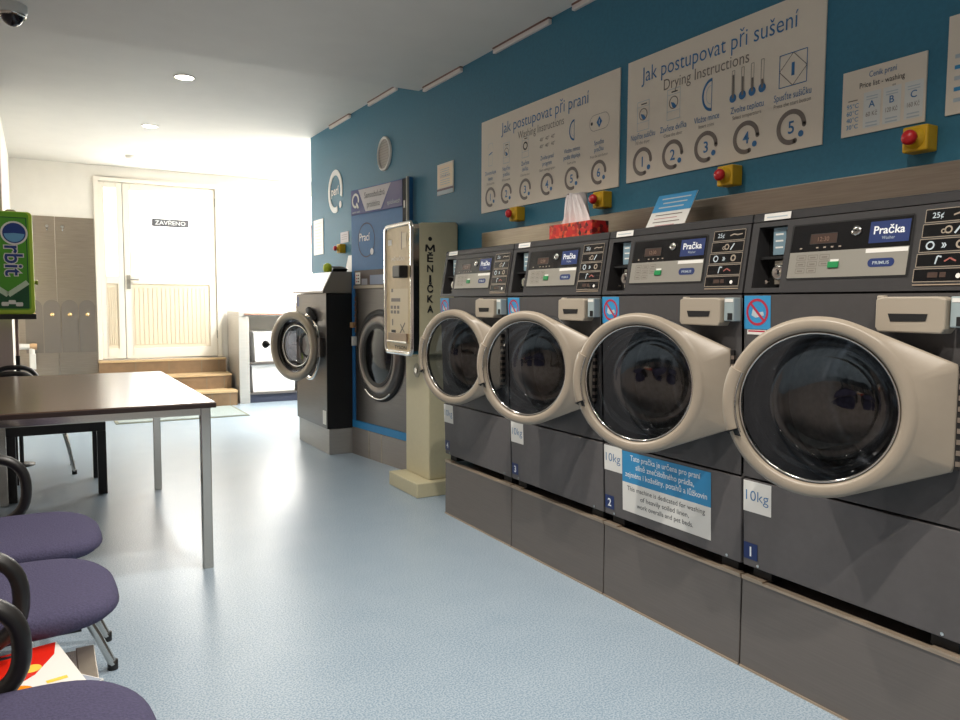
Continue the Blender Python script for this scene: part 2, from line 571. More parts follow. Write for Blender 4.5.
# daylight entering through the window and the door glazing
for nm, x, z, sx, sz, e in (('window_daylight', 2.88, 1.87, .85, 1.4, 38), ('door_daylight', 1.4, 1.99, .95, 1.0, 22)):
    l = bpy.data.lights.new(nm, 'AREA')
    l.shape = 'RECTANGLE'
    l.size, l.size_y = sx, sz
    l.energy = e
    l.color = (1, .98, .95)
    o = bpy.data.objects.new(nm, l)
    COL.objects.link(o)
    o.location = (x, BW - .03, z)
    o.rotation_euler = (-PI / 2, 0, 0)
    l.specular_factor = .25

# security camera
t = thing('dome_camera', 'white dome security camera with dark lens on the ceiling at left', 'security camera', (-.06, 4.42, NC + .001))
MB().lathe([(.0, -.045), (.058, -.045), (.066, -.03), (.066, 0)], (0, 0, 0), (0, 0, 1), mat('camera_shell', (214, 216, 212), .4), 32).build('camera_base', t)
MB().lathe([(.001, -.10)] + [(.05 * math.cos(a), -.048 - .052 * math.sin(a)) for a in [PI / 2 * (1 - i / 8) for i in range(1, 9)]], (0, 0, 0), (0, 0, 1), mat('camera_dome', (30, 24, 36), .12), 32).build('camera_dome', t)
MB().lathe([(.060, -.046), (.056, -.058), (.050, -.050)], (0, 0, 0), (0, 0, 1), M_chrome, 32).build('camera_ring', t)

# thin battens in the angle of wall and ceiling
for y0, y1, z, lb in ((6.03, 6.52, FC, 'white batten at the top of the teal wall, farthest from the camera'), (5.09, 5.62, FC, 'white batten at the ceiling just beyond the ceiling step'), (4.13, 4.65, NC, 'white batten at the ceiling just before the ceiling step'), (3.21, 3.75, NC, 'white batten at the ceiling above the left end of the washing board'), (2.50, 3.02, NC, 'white batten at the ceiling cut by the top of the frame')):
    t = thing('wall_batten', lb, 'lamp batten', (WX, y1, z), RW, 'thin white battens along the top of the teal wall')
    L = y1 - y0
    MB().box(0, L, -.020, 0, -.032, -.008, mat('batten_white', (222, 212, 206), .5)).build('batten_body', t, bevel=.003)
    MB().box(0, L, -.022, 0, -.008, 0, mat('batten_brown', (120, 84, 74), .6)).build('mount_strip', t)

# ------------------------------------------------------------------ washers
TH = .40
def dfront(z):
    # front face depth (local y) at height z
    P = [(.0, .0), (.33, .0), (.635, -.012), (1.222, -.034), (1.228, -.036), (1.447, .0), (1.475, .004)]
    for (a, p), (c, q) in zip(P, P[1:]):
        if z <= c:
            return p + (q - p) * (z - a) / max(1e-6, c - a)
    return P[-1][1]
def slab(mb, u0, u1, z0, z1, back, m, off=0.0):
    mb.prism([(dfront(z0) + off, z0), (dfront(z1) + off, z1), (back, z1), (back, z0)], u0, u1, m, 'x')
def sticker_T(z0, z1, off):
    # graphics drawn flat at y = 0, laid onto the inclined front face
    d0, d1 = dfront(z0), dfront(z1)
    k = (d1 - d0) / (z1 - z0)
    T = Matrix.Identity(4)
    T[1][2] = k
    T[1][3] = d0 - k * z0 - off
    return T

def plate_hole(mb, u0, u1, z0, z1, cu, cz, r, m, N=72):
    ang = [2 * PI * i / N for i in range(N)]
    ang += [math.atan2(z - cz, u - cu) % (2 * PI) for u in (u0, u1) for z in (z0, z1)]
    ang = sorted(set(round(a, 6) for a in ang))
    inn, out, bk = [], [], []
    for a in ang:
        c, s_ = math.cos(a), math.sin(a)
        t = min([(u1 - cu) / c if c > 1e-9 else 9, (u0 - cu) / c if c < -1e-9 else 9, (z1 - cz) / s_ if s_ > 1e-9 else 9, (z0 - cz) / s_ if s_ < -1e-9 else 9])
        zi = cz + r * s_
        zo = cz + t * s_
        inn.append((cu + r * c, dfront(zi), zi))
        bk.append((cu + r * c, dfront(zi) + .05, zi))
        out.append((cu + t * c, dfront(zo), zo))
    mb.loft([out, inn, bk], m, True, False, False, False)

def hull(pts):
    pts = sorted(set(pts))
    def half(ps):
        h = []
        for p in ps:
            while len(h) > 1 and (h[-1][0] - h[-2][0]) * (p[1] - h[-2][1]) - (h[-1][1] - h[-2][1]) * (p[0] - h[-2][0]) <= 0:
                h.pop()
            h.append(p)
        return h
    a, b_ = half(pts), half(pts[::-1])
    return a[:-1] + b_[:-1]
def ray_hull(H, c, a):
    dx, dy = math.cos(a), math.sin(a)
    best = 0
    for p, q in zip(H, H[1:] + H[:1]):
        ex, ey = q[0] - p[0], q[1] - p[1]
        den = dx * ey - dy * ex
        if abs(den) < 1e-12: continue
        t = ((p[0] - c[0]) * ey - (p[1] - c[1]) * ex) / den
        s_ = ((p[0] - c[0]) * dy - (p[1] - c[1]) * dx) / den
        if t > 0 and -1e-6 <= s_ <= 1 + 1e-6:
            best = max(best, t)
    return best

UH, DH, CW, CZ, RO = .667, -.037, .322, .917, .243
def door_T(th=TH):
    c, s_ = math.cos(th), math.sin(th)
    return Matrix(((-c, s_, 0, UH), (-s_, -c, 0, DH), (0, 0, 1, 0), (0, 0, 0, 1)))

def washer_door(parent, th):
    T = door_T(th)
    H = hull([(CW + RO * math.cos(a), CZ + RO * math.sin(a)) for a in [2 * PI * i / 120 for i in range(120)]] + [(.0, 1.047), (.0, .787)])
    N = 128
    ang = [2 * PI * i / N for i in range(N)]
    out = [ray_hull(H, (CW, CZ), a) for a in ang]
    def rg(f, n):
        return [(CW + f(i) * math.cos(a), n, CZ + f(i) * math.sin(a)) for i, a in enumerate(ang)]
    m = MB(T)
    m.loft([rg(lambda i: .203, .0), rg(lambda i: out[i], 0), rg(lambda i: out[i] + .001, .012), rg(lambda i: out[i] - .004, .020), rg(lambda i: min(out[i] - .008, .246), .023), rg(lambda i: .240, .030), rg(lambda i: .232, .034), rg(lambda i: .214, .035), rg(lambda i: .2065, .030), rg(lambda i: .2035, .016), rg(lambda i: .203, .0)], M_bezel, True, False, False)
    d = m.build('door', parent)
    tag(d, 'silver beige porthole door standing ajar')
    m = MB(T)
    m.lathe([(.2035, .018), (.199, .004), (.190, -.03), (.184, -.045), (.178, -.05), (.166, -.085), (.156, -.108), (.148, -.113), (.138, -.112), (.13, -.118), (.11, -.128), (.06, -.140), (.001, -.143)], (CW, 0, CZ), (0, 1, 0), M_glass, 64, False, True)
    m.build('glass_bowl', d, recalc=False)
    m = MB(T)
    m.lathe([(.204, .012), (.201, .024), (.196, .018), (.198, .0)], (CW, 0, CZ), (0, 1, 0), M_chrome, 64)
    m.build('glass_ring', d)
    # handle segment at the free edge
    m = MB(T)
    rs = []
    for i in range(17):
        a = math.radians(24 - 44 * i / 16)
        rr = [(.207, .016), (.208, .038), (.216, .044), (.232, .043), (.246, .034), (.250, .016), (.244, .004)]
        rs.append([(CW + r * math.cos(a), n, CZ + r * math.sin(a)) for r, n in rr])
    m.loft(rs, M_bezel)
    m.build('door_handle', d)
    m = MB(T)
    a = math.radians(-22)
    m.add([(CW + r * math.cos(a + da), n, CZ + r * math.sin(a + da)) for r, n, da in ((.208, .047, .03), (.245, .047, .03), (.250, .02, .0), (.208, .047, -.09))], [(0, 1, 2, 3)], M_gap)
    m.tube([(CW + .206 * math.cos(math.radians(q)), .045, CZ + .206 * math.sin(math.radians(q))) for q in range(-24, 26, 4)], .002, M_chrome, 6)
    m.build('handle_notch', d)
    m = MB(T)
    m.box(-.010, .001, -.004, .014, .79, 1.045, M_blackp)
    for k in range(9):
        z = .80 + .027 * k
        m.box(-.012, -.002, -.006, .016, z, z + .012, M_steel)
    m.build('door_hinge', d)
    return d

def soap_drawer(p):
    m = MB()
    zt, zb = 1.213, 1.122
    d = dfront(1.17)
    poly = [(.470, zb + .012), (.478, zb), (.640, zb), (.648, zb + .012), (.648, zt - .006), (.628, zt), (.490, zt), (.470, zt - .006)]
    m.prism(poly, d - .045, d + .02, M_bezel2)
    m.box(.456, .476, d - .02, d + .02, zb + .02, zt + .004, M_bezel2)
    o = m.build('soap_drawer', p, bevel=.004)
    m = MB()
    m.poly([(.505, 1.170), (.607, 1.170), (.602, 1.152), (.512, 1.150)], M_gap, d - .0465)
    m.build('drawer_grip', o)
    m = MB()
    m.box(.652, .692, d - .032, d + .01, zb + .016, zt, mat('drawer_bluegrey', (150, 164, 166), .4))
    m.rect(.668, .688, zb + .02, zb + .042, M_gap, d - .033)
    m.rect(.656, .690, zt - .014, zt - .004, M_lab, d - .033)
    m.build('drawer_latch_box', o, bevel=.003)

def washer(i, y_left, label):
    g = 'charcoal front loading washers in the row on the right'
    t = thing('washing_machine', label, 'washing machine', (1.97, y_left, 0), RW, g)
    # lower panel and body
    m = MB(); slab(m, .005, .697, .345, .632, .05, M_body); lp = m.build('lower_panel', t, bevel=.003)
    m = MB(); m.box(.012, .69, .05, .268, .345, 1.44, M_body2); body = m
    # drum opening cut by leaving the cavity open: walls as five boards
    body = MB()
    body.box(.008, .05, .05, .266, .345, 1.44, M_body2)
    body.box(.652, .694, .05, .266, .345, 1.44, M_body2)
    body.box(.05, .652, .05, .266, .345, .66, M_body2)
    body.box(.05, .652, .05, .266, 1.19, 1.44, M_body2)
    body.box(.05, .652, .258, .266, .66, 1.19, M_body2)
    body.box(.03, .10, .02, .07, .3112, .345, M_gap)
    body.box(.60, .67, .02, .07, .3112, .345, M_gap)
    body.box(.03, .67, .16, .24, .299, .345, M_gap)
    body.build('cabinet', t)
    m = MB(); plate_hole(m, .005, .697, .640, 1.222, .345, CZ, .215, M_body3); m.build('front_panel', t, recalc=True)
    dg = dfront(CZ)
    m = MB()
    m.lathe([(.218, dg - .001), (.224, dg - .012), (.212, dg - .018), (.200, dg - .004), (.198, dg + .03), (.21, dg + .05)], (.345, 0, CZ), (0, 1, 0), M_rubber, 64)
    m.build('door_gasket', t)
    m = MB()
    m.lathe([(.21, .012), (.235, .03), (.235, .235), (.20, .245), (.06, .240), (.05, .225), (.001, .222)], (.345, 0, CZ), (0, 1, 0), M_drum, 64, False, True)
    for k in range(3):
        a = math.radians(90 + 120 * k + 25)
        m.tube([(.345 + .222 * math.cos(a), .05, CZ + .222 * math.sin(a)), (.345 + .222 * math.cos(a), .23, CZ + .222 * math.sin(a))], .022, M_drum, 10)
    m.build('drum', t)
    # control head
    m = MB()
    slab(m, .004, .030, 1.228, 1.447, .05, M_ctrl)
    slab(m, .134, .698, 1.228, 1.447, .05, M_ctrl)
    slab(m, .030, .134, 1.432, 1.447, .05, M_ctrl)
    slab(m, .030, .134, 1.228, 1.243, .05, M_ctrl)
    m.box(.030, .134, .045, .05, 1.243, 1.432, M_gap)
    m.build('control_head', t)
    m = MB()
    m.prism([(.002, 1.450), (.004, 1.472), (.010, 1.477), (.266, 1.477), (.266, 1.450)], .003, .699, M_ctrl, 'x')
    m.build('top_cover', t)
    m = MB(sticker_T(1.45, 1.475, .0025))
    m.rect(.045, .142, 1.4515, 1.4725, M_lab)
    m.rect(.055, .13, 1.459, 1.463, M_pale, -.0005)
    tag(m.build('asset_label', t), 'white strip label')
    # coin slot
    m = MB()
    m.box(.072, .132, .012, .044, 1.345, 1.428, mat('coin_plate_blue', (128, 156, 170), .35, .3))
    m.rect(.118, .124, 1.36, 1.42, M_gap, .0115)
    for q in range(3):
        m.rect(.08, .108, 1.365 + .02 * q, 1.37 + .02 * q, M_lab, .0115)
    m.box(.034, .132, .0, .044, 1.332, 1.340, M_gap)
    m.build('coin_slot', t)
    m = MB()
    m.box(.080, .132, .012, .044, 1.255, 1.326, mat('lock_plate', (170, 164, 150), .4, .5))
    m.lathe([(.024, .012), (.024, -.006), (.018, -.010), (.010, -.006), (.001, -.006)], (.106, 0, 1.290), (0, 1, 0), M_chrome, 24, False, True)
    m.box(.103, .109, -.007, 0, 1.284, 1.297, M_gap)
    m.cyl((.058, .01, 1.262), (0, -1, 0), .006, .01, M_chrome, 12)
    m.build('coin_box_lock', t)
    # display panel
    T = sticker_T(1.24, 1.44, .002)
    m = MB(T)
    m.frame(.158, .522, 1.268, 1.425, .006, M_gap, 0)
    m.poly([(.1585, 1.345), (.519, 1.345), (.520, 1.424), (.162, 1.424)], M_black, -.0005)
    m.poly([(.158, 1.270), (.518, 1.270), (.519, 1.345), (.1585, 1.345)], M_silver, -.0005)
    m.rect(.222, .308, 1.367, 1.396, M_disp, -.001)
    m.frame(.222, .308, 1.367, 1.396, .002, M_blackp, -.0012)
    for q in range(5):
        m.rect(.19 + .024 * q + (.03 if q else 0), .198 + .024 * q + (.03 if q else 0), 1.354, 1.358, M_icon, -.001)
    m.text('12:30', .265, 1.374, .018, mat('display_digits', (120, 92, 76), .4), -.0013)
    for q in range(8):
        a, c = q % 3, q // 3
        x = .185 + .038 * a
        z = 1.322 - .019 * c
        m.frame(x, x + .03, z, z + .013, .0016, M_txtg, -.001)
        m.rect(x + .006, x + .024, z + .004, z + .008, M_txtg, -.001)
    m.rect(.400, .517, 1.332, 1.343, M_lab, -.001)
    pn = m.build('display_panel', t)
    m = MB(T)
    m.rect(.404, .515, 1.358, 1.416, M_navy, -.001)
    m.text('Pračka', .459, 1.382, .030, M_txtw, -.0015, bold=.018, width=.086)
    m.text('Washer', .459, 1.367, .012, M_pale, -.0015, width=.036)
    tag(m.build('name_plate', pn), 'blue name plate with white lettering')
    m = MB(T)
    m.lathe([(.0135, 0), (.0135, -.006), (.007, -.007), (.001, -.007)], (.366, 0, 1.396), (0, 1, 0), M_chrome, 24, False, True)
    m.box(.363, .369, -.008, -.006, 1.395, 1.3975, M_gap)
    m.build('key_switch', pn)
    m = MB(T)
    m.box(.290, .324, -.005, 0, 1.296, 1.314, M_green)
    m.rect(.296, .322, 1.314, 1.320, M_lab, -.001)
    m.build('start_key', pn, bevel=.002)
    m = MB(T)
    pts = [(.447 + .026 + .0115 * math.cos(a), 1.305 + .0115 * math.sin(a)) for a in [-PI / 2 + PI * k / 10 for k in range(11)]] + [(.447 - .026 + .0115 * math.cos(a), 1.305 + .0115 * math.sin(a)) for a in [PI / 2 + PI * k / 10 for k in range(11)]]
    m.poly(pts, M_navy, -.001)
    m.text('PRIMUS', .447, 1.3005, .012, M_pale, -.0015, bold=.01, width=.046)
    m.build('maker_badge', pn)
    # programme icons
    m = MB(T)
    m.rect(.545, .684, 1.246, 1.438, M_ctrl, 0)
    for q in range(5):
        z1 = 1.433 - .0375 * q
        z0 = z1 - .0325
        xs = .551 - .0028 * q
        m.rect(xs, .681, z0, z1, M_black, -.0005)
        m.frame(xs, .681, z0, z1, .0018, M_icon, -.001)
        zc = (z0 + z1) / 2
        if q == 0:
            m.text('25¢', .582, zc - .006, .02, M_pale, -.001, bold=.01)
            m.line([(.62, zc - .002), (.635, zc + .003), (.65, zc), (.67, zc + .002)], .004, M_icon, -.001)
        elif q == 1:
            m.ring(.612, zc, .006, .010, M_icon, -.001)
            m.ring(.600, zc - .003, .003, .006, M_icon, -.001)
            m.line([(.628, zc - .010), (.642, zc + .010)], .005, M_pale, -.001)
        elif q == 2:
            m.ring(.572, zc, .007, .011, M_pale, -.001)
            m.text('»', .606, zc - .007, .026, M_pale, -.001, bold=.02)
            m.ring(.645, zc, .006, .011, M_icon, -.001)
        elif q == 3:
            m.line([(.590, zc - .010), (.594, zc + .010), (.604, zc + .008)], .004, M_pale, -.001)
            m.line([(.612, zc - .004), (.625, zc + .004), (.640, zc - .004)], .004, mat('icon_red', (150, 84, 76), .5), -.001)
        else:
            m.rect(.575, .60, zc - .006, zc + .007, M_disp, -.001)
            m.rect(.605, .62, zc - .006, zc + .007, M_disp, -.001)
            m.disc(.650, zc - .003, .006, M_lab, -.001)
    m.line([(.54, 1.243), (.682, 1.243)], .003, M_lip, -.001)
    m.build('instruction_panel', t)
    # no smoking sticker
    m = MB(sticker_T(1.10, 1.222, .0012))
    m.rect(.006, .106, 1.115, 1.219, M_sky)
    m.ring(.056, 1.168, .034, .042, mat('ban_red', (176, 42, 66), .5), -.0005)
    m.poly([(.034, 1.158), (.05, 1.150), (.082, 1.158), (.078, 1.170), (.056, 1.166), (.04, 1.180)], M_pale, -.0004)
    m.line([(.030, 1.196), (.082, 1.141)], .008, mat('ban_red', (176, 42, 66), .5), -.0007)
    m.rect(.018, .090, 1.098, 1.113, M_lab, -.0002)
    m.rect(.022, .086, 1.106, 1.111, mat('ban_red', (176, 42, 66), .5), -.0004)
    tag(m.build('no_smoking_sticker', t), 'blue sticker with a red crossed circle')
    soap_drawer(t)
    # capacity label and number
    T = sticker_T(.36, .63, .0012)
    m = MB(T)
    m.rect(.006, .114, .527, .628, M_lab)
    m.text('10kg', .060, .565, .048, M_txtb, -.0004, width=.088, bold=-.006)
    tag(m.build('capacity_sticker', t), 'white square capacity sticker')
    m = MB(T)
    m.rect(.008, .062, .370, .424, M_navy)
    m.text(str(i), .035, .381, .044, M_txtw, -.0004, bold=.02)
    tag(m.build('number_sticker', t), 'small navy sticker with a white number')
    m = MB(T)
    for u in (.065, .64):
        m.cyl((u, .002, .356), (0, -1, 0), .005, .004, M_chrome, 10)
    m.build('panel_screw', t)
    washer_door(t, .285 if i == 4 else TH)
    if i == 2:
        T = sticker_T(.36, .63, .0018)
        m = MB(T)
        m.rect(.116, .570, .500, .622, M_sky)
        m.rect(.116, .570, .385, .500, M_lab)
        for k, s_ in enumerate(('Tato pračka je určena pro praní', 'silně znečištěného prádla,', 'zejména i kožešiny, potahů a lůžkovin')):
            m.text(s_, .343, .590 - .033 * k, .030, M_txtw, -.0004, width=(.36, .30, .42)[k], bold=.008)
        for k, s_ in enumerate(('This machine is dedicated for washing', 'of heavily soiled linen,', 'work overalls and pet beds.')):
            m.text(s_, .343, .470 - .030 * k, .026, M_txtd, -.0004, width=(.40, .25, .29)[k])
        tag(m.build('notice_sticker', t), 'blue and white notice about heavily soiled washing')
    # plinth, its own piece under the machine
    p = thing('washer_plinth', ['', 'grey steel plinth under washer one, nearest the camera', 'grey steel plinth under washer two with the blue notice', 'grey steel plinth under washer three', 'grey steel plinth under washer four, beside the cream changer'][i], 'plinth', (1.97, y_left, 0), RW, 'grey steel plinths under the washers')
    m = MB()
    m.box(.003, .699, .0, .262, 0, .298, M_steel_p)
    m.build('plinth_box', p, bevel=.002)
    m = MB()
    m.box(.003, .699, -.004, .02, .298, .306, M_lip)
    m.box(.005, .085, -.006, .02, .3055, .311, M_lip)
    m.box(.61, .697, -.006, .02, .3055, .311, M_lip)
    m.box(.003, .699, -.004, .0, .0, .007, M_lip)
    m.build('plinth_lip', p)
    return t

LBL = {1: 'nearest charcoal washer with its porthole door ajar, numbered 1', 2: 'charcoal washer with the blue and white notice below its door, numbered 2', 3: 'charcoal washer under the red tissue box, numbered 3', 4: 'charcoal washer beside the cream coin changer, numbered 4'}
for i in (1, 2, 3, 4):
    washer(i, 1.674 + .702 * (i - 1), LBL[i])

# steel strip behind the tops
m = MB()
m.box(0, 3.66, -.022, 0, 1.30, 1.600, M_steel)
tag(m.build('steel_upstand', loc=(WX - .001, 3.858, 0), rotz=RW, bevel=.004), 'brushed steel strip along the teal wall behind the washer tops', 'steel strip')

# tissue box on washer three
t = thing('tissue_box', 'red floral tissue box on top of washer three', 'tissue box', (2.062, 2.70, 1.4775), RW)
M_flor = ramp_mat('floral_red', [(.15, (40, 20, 22)), (.36, (176, 20, 24)), (.55, (190, 30, 26)), (.7, (214, 90, 50)), (.86, (60, 26, 24))], 60, .4, True)
MB().box(-.155, .155, -.045, .045, 0, .066, M_flor).build('carton', t, bevel=.003)
m = MB()
for lay, (ph, w, h) in enumerate(((0, 1.0, 1.0), (1.2, .8, .86))):
    rs = []
    for k in range(9):
        q = k / 8
        rs.append([((-.105 + .21 * j / 24) * w * (1 - .58 * q) - .02 + .012 * q, (.012 + .018 * q) * math.sin(j * 1.15 + ph + q * 1.5) + .01 * lay - .005, .066 + .125 * h * q + .008 * math.sin(j * .9 + ph) * q) for j in range(25)])
    m.loft(rs, mat('tissue_white', (224, 216, 214), .9), False, False, False)
m.build('tissue', t, recalc=False)

# leaflet leaning on the strip above washer two
m = MB()
a = math.radians(28)
m.T = Matrix.Rotation(-a, 4, 'X')
m.box(-.105, .105, 0, .002, 0, .165, M_lab)
m.rect(-.105, .105, .085, .165, M_sky, -.0006)
for k in range(3):
    m.rect(-.075 + .015 * (k == 1), .08 - .01 * k, .142 - .02 * k, .148 - .02 * k, M_pale, -.001)
for k in range(4):
    m.rect(-.075 + .02 * (k == 3), .07 - .02 * (k % 2), .068 - .016 * k, .072 - .016 * k, mat('leaflet_pink', (190, 150, 150), .5) if k % 2 else M_txtg, -.001)
tag(m.build('leaflet', loc=(2.10, 2.215, 1.478), rotz=RW), 'blue and white leaflet leaning on top of washer two', 'leaflet')

# ------------------------------------------------------------------ wall boards
BD = WX - .0055
def board(name, yl, w, z0, z1, label, draw, cat='sign', mt=None, group=None):
    m = MB()
    m.box(0, w, 0, .005, 0, z1 - z0, mt or M_board)
    draw(m, w, z1 - z0)
    return tag(m.build(name, loc=(BD, yl, z0), rotz=RW), label, cat, group)

def step_ring(m, x, z, r, n):
    m.ring(x, z, r * .72, r, M_ringg, -.001, 0, 290)
    m.disc(x + r * .86 * math.cos(0), z, r * .14, M_ringg, -.001, 14)
    m.disc(x + r * .86 * math.cos(math.radians(290)), z + r * .86 * math.sin(math.radians(290)), r * .14, M_ringg, -.001, 14)
    m.disc(x + r * .82 * math.cos(math.radians(-36)), z + r * .82 * math.sin(math.radians(-36)), r * .18, M_txtb, -.0012, 16)
    m.text(str(n), x, z - r * .36, r * 1.0, M_txtb, -.001, bold=.012)

def mini_washer(m, x, z, w, h, fill):
    m.frame(x - w / 2, x + w / 2, z, z + h, .0025, M_pale, -.001)
    m.rect(x - w * .18, x + w * .3, z + h * .88, z + h * .92, M_txtd, -.001)
    m.line([(x - w / 2, z + h * .82), (x + w / 2, z + h * .82)], .002, M_pale, -.001)
    m.line([(x - w / 2, z + h * .28), (x + w / 2, z + h * .28)], .002, M_pale, -.001)
    m.ring(x, z + h * .55, w * .30, w * .36, M_txtg, -.001, n=24)
    if fill:
        m.poly([(x - w * .22, z + h * .58), (x + w * .02, z + h * .54), (x + w * .22, z + h * .42), (x + w * .12, z + h * .34), (x - w * .08, z + h * .40)], M_txtb, -.0012)

def coin(m, x, z, r):
    m.ring(x + r * .55, z, r * .82, r, M_txtb, -.001, 90, 270, 24, .8)
    m.line([(x + r * .55, z - r), (x + r * .55, z + r)], .003, M_txtb, -.001)
    m.ring(x + r * .55, z, r * .55, r * .6, M_pale, -.001, 90, 270, 24, .8)

def draw_wash(m, w, h):
    m.text('Jak postupovat při praní', w * .50, h * .80, .086, M_txtb, -.001, width=w * .64, bold=-.004)
    m.text('Washing Instructions', w * .49, h * .685, .058, M_txtg, -.001, width=w * .34, bold=-.004)
    xs = [.085, .225, .38, .545, .715, .885]
    cz = [('Zkontrolujte', 'kapsy'), ('Naplňte', 'pračku'), ('Zavřete', 'dvířka'), ('Zvolte prací', 'program'), ('Vložte mince', 'podle displeje'), ('Spusťte', 'pračku')]
    en = ['Check pockets', 'Fill the washer', 'Close the door', 'Select washing program', 'Insert coins', 'Press the start button']
    for k, fx in enumerate(xs):
        x = fx * w
        step_ring(m, x, h * .16, .056, k + 1)
        m.text(cz[k][0], x, h * .405, .030, M_txtb, -.001, sx=.8)
        m.text(cz[k][1], x, h * .345, .030, M_txtb, -.001, sx=.8)
        m.text(en[k], x, h * .295, .018, M_ringg, -.001, sx=.8)
        if k == 0:
            m.frame(x - .02, x + .02, h * .50, h * .62, .002, M_pale, -.001)
            m.line([(x - .028, h * .68), (x - .02, h * .74), (x + .02, h * .74), (x + .028, h * .68)], .002, M_pale, -.001)
            m.line([(x - .02, h * .62), (x + .02, h * .64)], .006, M_txtb, -.001)
        elif k in (1, 2):
            mini_washer(m, x, h * .48, .062, h * .21, k == 1)
            if k == 2: m.ring(x, h * .595, .014, .02, M_txtd, -.0012, n=24)
        elif k == 3:
            for a in range(3):
                for c in range(2):
                    m.text('40°', x - .05 + .05 * a, h * .55 - .035 * c + .02, .026, M_txtg, -.001)
        elif k == 4:
            coin(m, x - .01, h * .60, .05)
        else:
            pts = [(x + .035 + .036 * math.cos(q), h * .60 + .036 * math.sin(q)) for q in [-PI / 2 + PI * j / 12 for j in range(13)]] + [(x - .035 + .036 * math.cos(q), h * .60 + .036 * math.sin(q)) for q in [PI / 2 + PI * j / 12 for j in range(13)]]
            m.line(pts + [pts[0]], .002, M_txtg, -.001)
            m.poly([(x - .02, h * .6), (x, h * .6 - .026), (x + .02, h * .6), (x, h * .6 + .026)], M_txtb, -.001)
            m.rect(x - .002, x + .002, h * .6 - .01, h * .6 + .01, M_lab, -.0012)
            m.disc(x - .055, h * .6, .008, M_txtd, -.001, 12)
board('washing_instructions_board', 3.893, 1.218, 1.716, 2.236, 'cream six step washing instructions board on the teal wall', draw_wash)

def draw_dry(m, w, h):
    m.text('Jak postupovat při sušení', w * .49, h * .80, .088, M_txtb, -.001, width=w * .80, bold=-.004)
    m.text('Drying Instructions', w * .455, h * .675, .064, M_txtg, -.001, width=w * .45, bold=-.004)
    xs = [.105, .29, .475, .675, .875]
    cz = ['Naplňte sušičku', 'Zavřete dvířka', 'Vložte mince', 'Zvolte teplotu', 'Spusťte sušičku']
    en = ['Fill the dryer', 'Close the door', 'Insert coins', 'Select temperature', 'Press the start button']
    for k, fx in enumerate(xs):
        x = fx * w
        step_ring(m, x, h * .155, .060, k + 1)
        m.text(cz[k], x, h * .345, .034, M_txtb, -.001, width=.150 if k != 2 else .128)
        m.text(en[k], x, h * .300, .020, M_ringg, -.001, sx=.85)
        if k < 2:
            mini_washer(m, x, h * (.41 if k == 0 else .43), .072, h * .235, True)
        elif k == 2:
            coin(m, x - .01, h * .53, .062)
        elif k == 3:
            for a in range(4):
                xx = x - .066 + .044 * a
                zz = h * (.455 + .005 * a)
                m.disc(xx, zz, .016, M_txtb, -.001, 20)
                m.frame(xx - .006, xx + .006, zz + .01, zz + .10, .0018, M_txtg, -.001)
                m.rect(xx - .004, xx + .004, zz, zz + .085 - .018 * a, M_txtg, -.0011)
        else:
            s_ = .055
            zz = h * .535
            m.frame(x - s_, x + s_, zz - s_, zz + s_, .003, M_txtb, -.001)
            m.line([(x - s_, zz), (x, zz - s_), (x + s_, zz), (x, zz + s_), (x - s_, zz)], .0025, M_txtg, -.001)
            m.rect(x - .006, x + .006, zz - .022, zz + .022, M_txtb, -.001)
board('drying_instructions_board', 2.622, .970, 1.722, 2.238, 'cream five step drying instructions board, nearer the camera', draw_dry)

def draw_price(m, w, h):
    m.text('Ceník praní', w * .5, h * .84, .026, M_txtb, -.001, width=w * .33)
    m.text('Price list - washing', w * .49, h * .70, .024, M_txtd, -.001, width=w * .54)
    m.text('**', w * .64, h * .60, .014, M_txtd, -.001)
    for k, (x, L, p) in enumerate(((.38, 'A', '60 Kč'), (.62, 'B', '120 Kč'), (.87, 'C', '160 Kč'))):
        z0 = h * (.10 + .02 * k)
        m.rect(w * (x - .105), w * (x + .105), h * .08, h * .62, mat('table_cell', (214, 216, 212), .5), -.0004)
        m.text(L, w * x, h * .38, .030, M_txtb, -.001, bold=.01)
        m.text(p, w * x, h * .25, .020, M_txtg, -.001, width=w * .14)
        for q in range(2):
            m.rect(w * (x - .07), w * (x + .07), h * (.145 - .05 * q), h * (.165 - .05 * q), M_pale, -.001)
            m.rect(w * (x - .07), w * (x + .07), h * (.54 - .04 * q), h * (.555 - .04 * q), M_pale, -.001)
    for q, s_ in enumerate(('95°C', '60°C', '40°C', '30°C')):
        m.text(s_, w * .14, h * (.42 - .105 * q), .020, M_sky, -.001)
    m.rect(w * .08, w * .20, h * .53, h * .545, M_txtg, -.001)
board('price_list_board', 1.582, .268, 1.729, 1.932, 'small cream washing price list beside the drying board', draw_price)
def draw_price2(m, w, h):
    m.text('Ceník sušení', w * .5, h * .84, .028, M_txtb, -.001, width=w * .5)
    m.text('Price list - drying', w * .5, h * .74, .024, M_txtd, -.001, width=w * .6)
    for q in range(5):
        m.rect(w * .06, w * .94, h * (.56 - .11 * q), h * (.60 - .11 * q), (M_sky if q % 2 else M_pale), -.001)
board('price_list_board', 1.256, .36, 1.732, 2.008, 'cream price list cut off by the right edge of the photo', draw_price2)

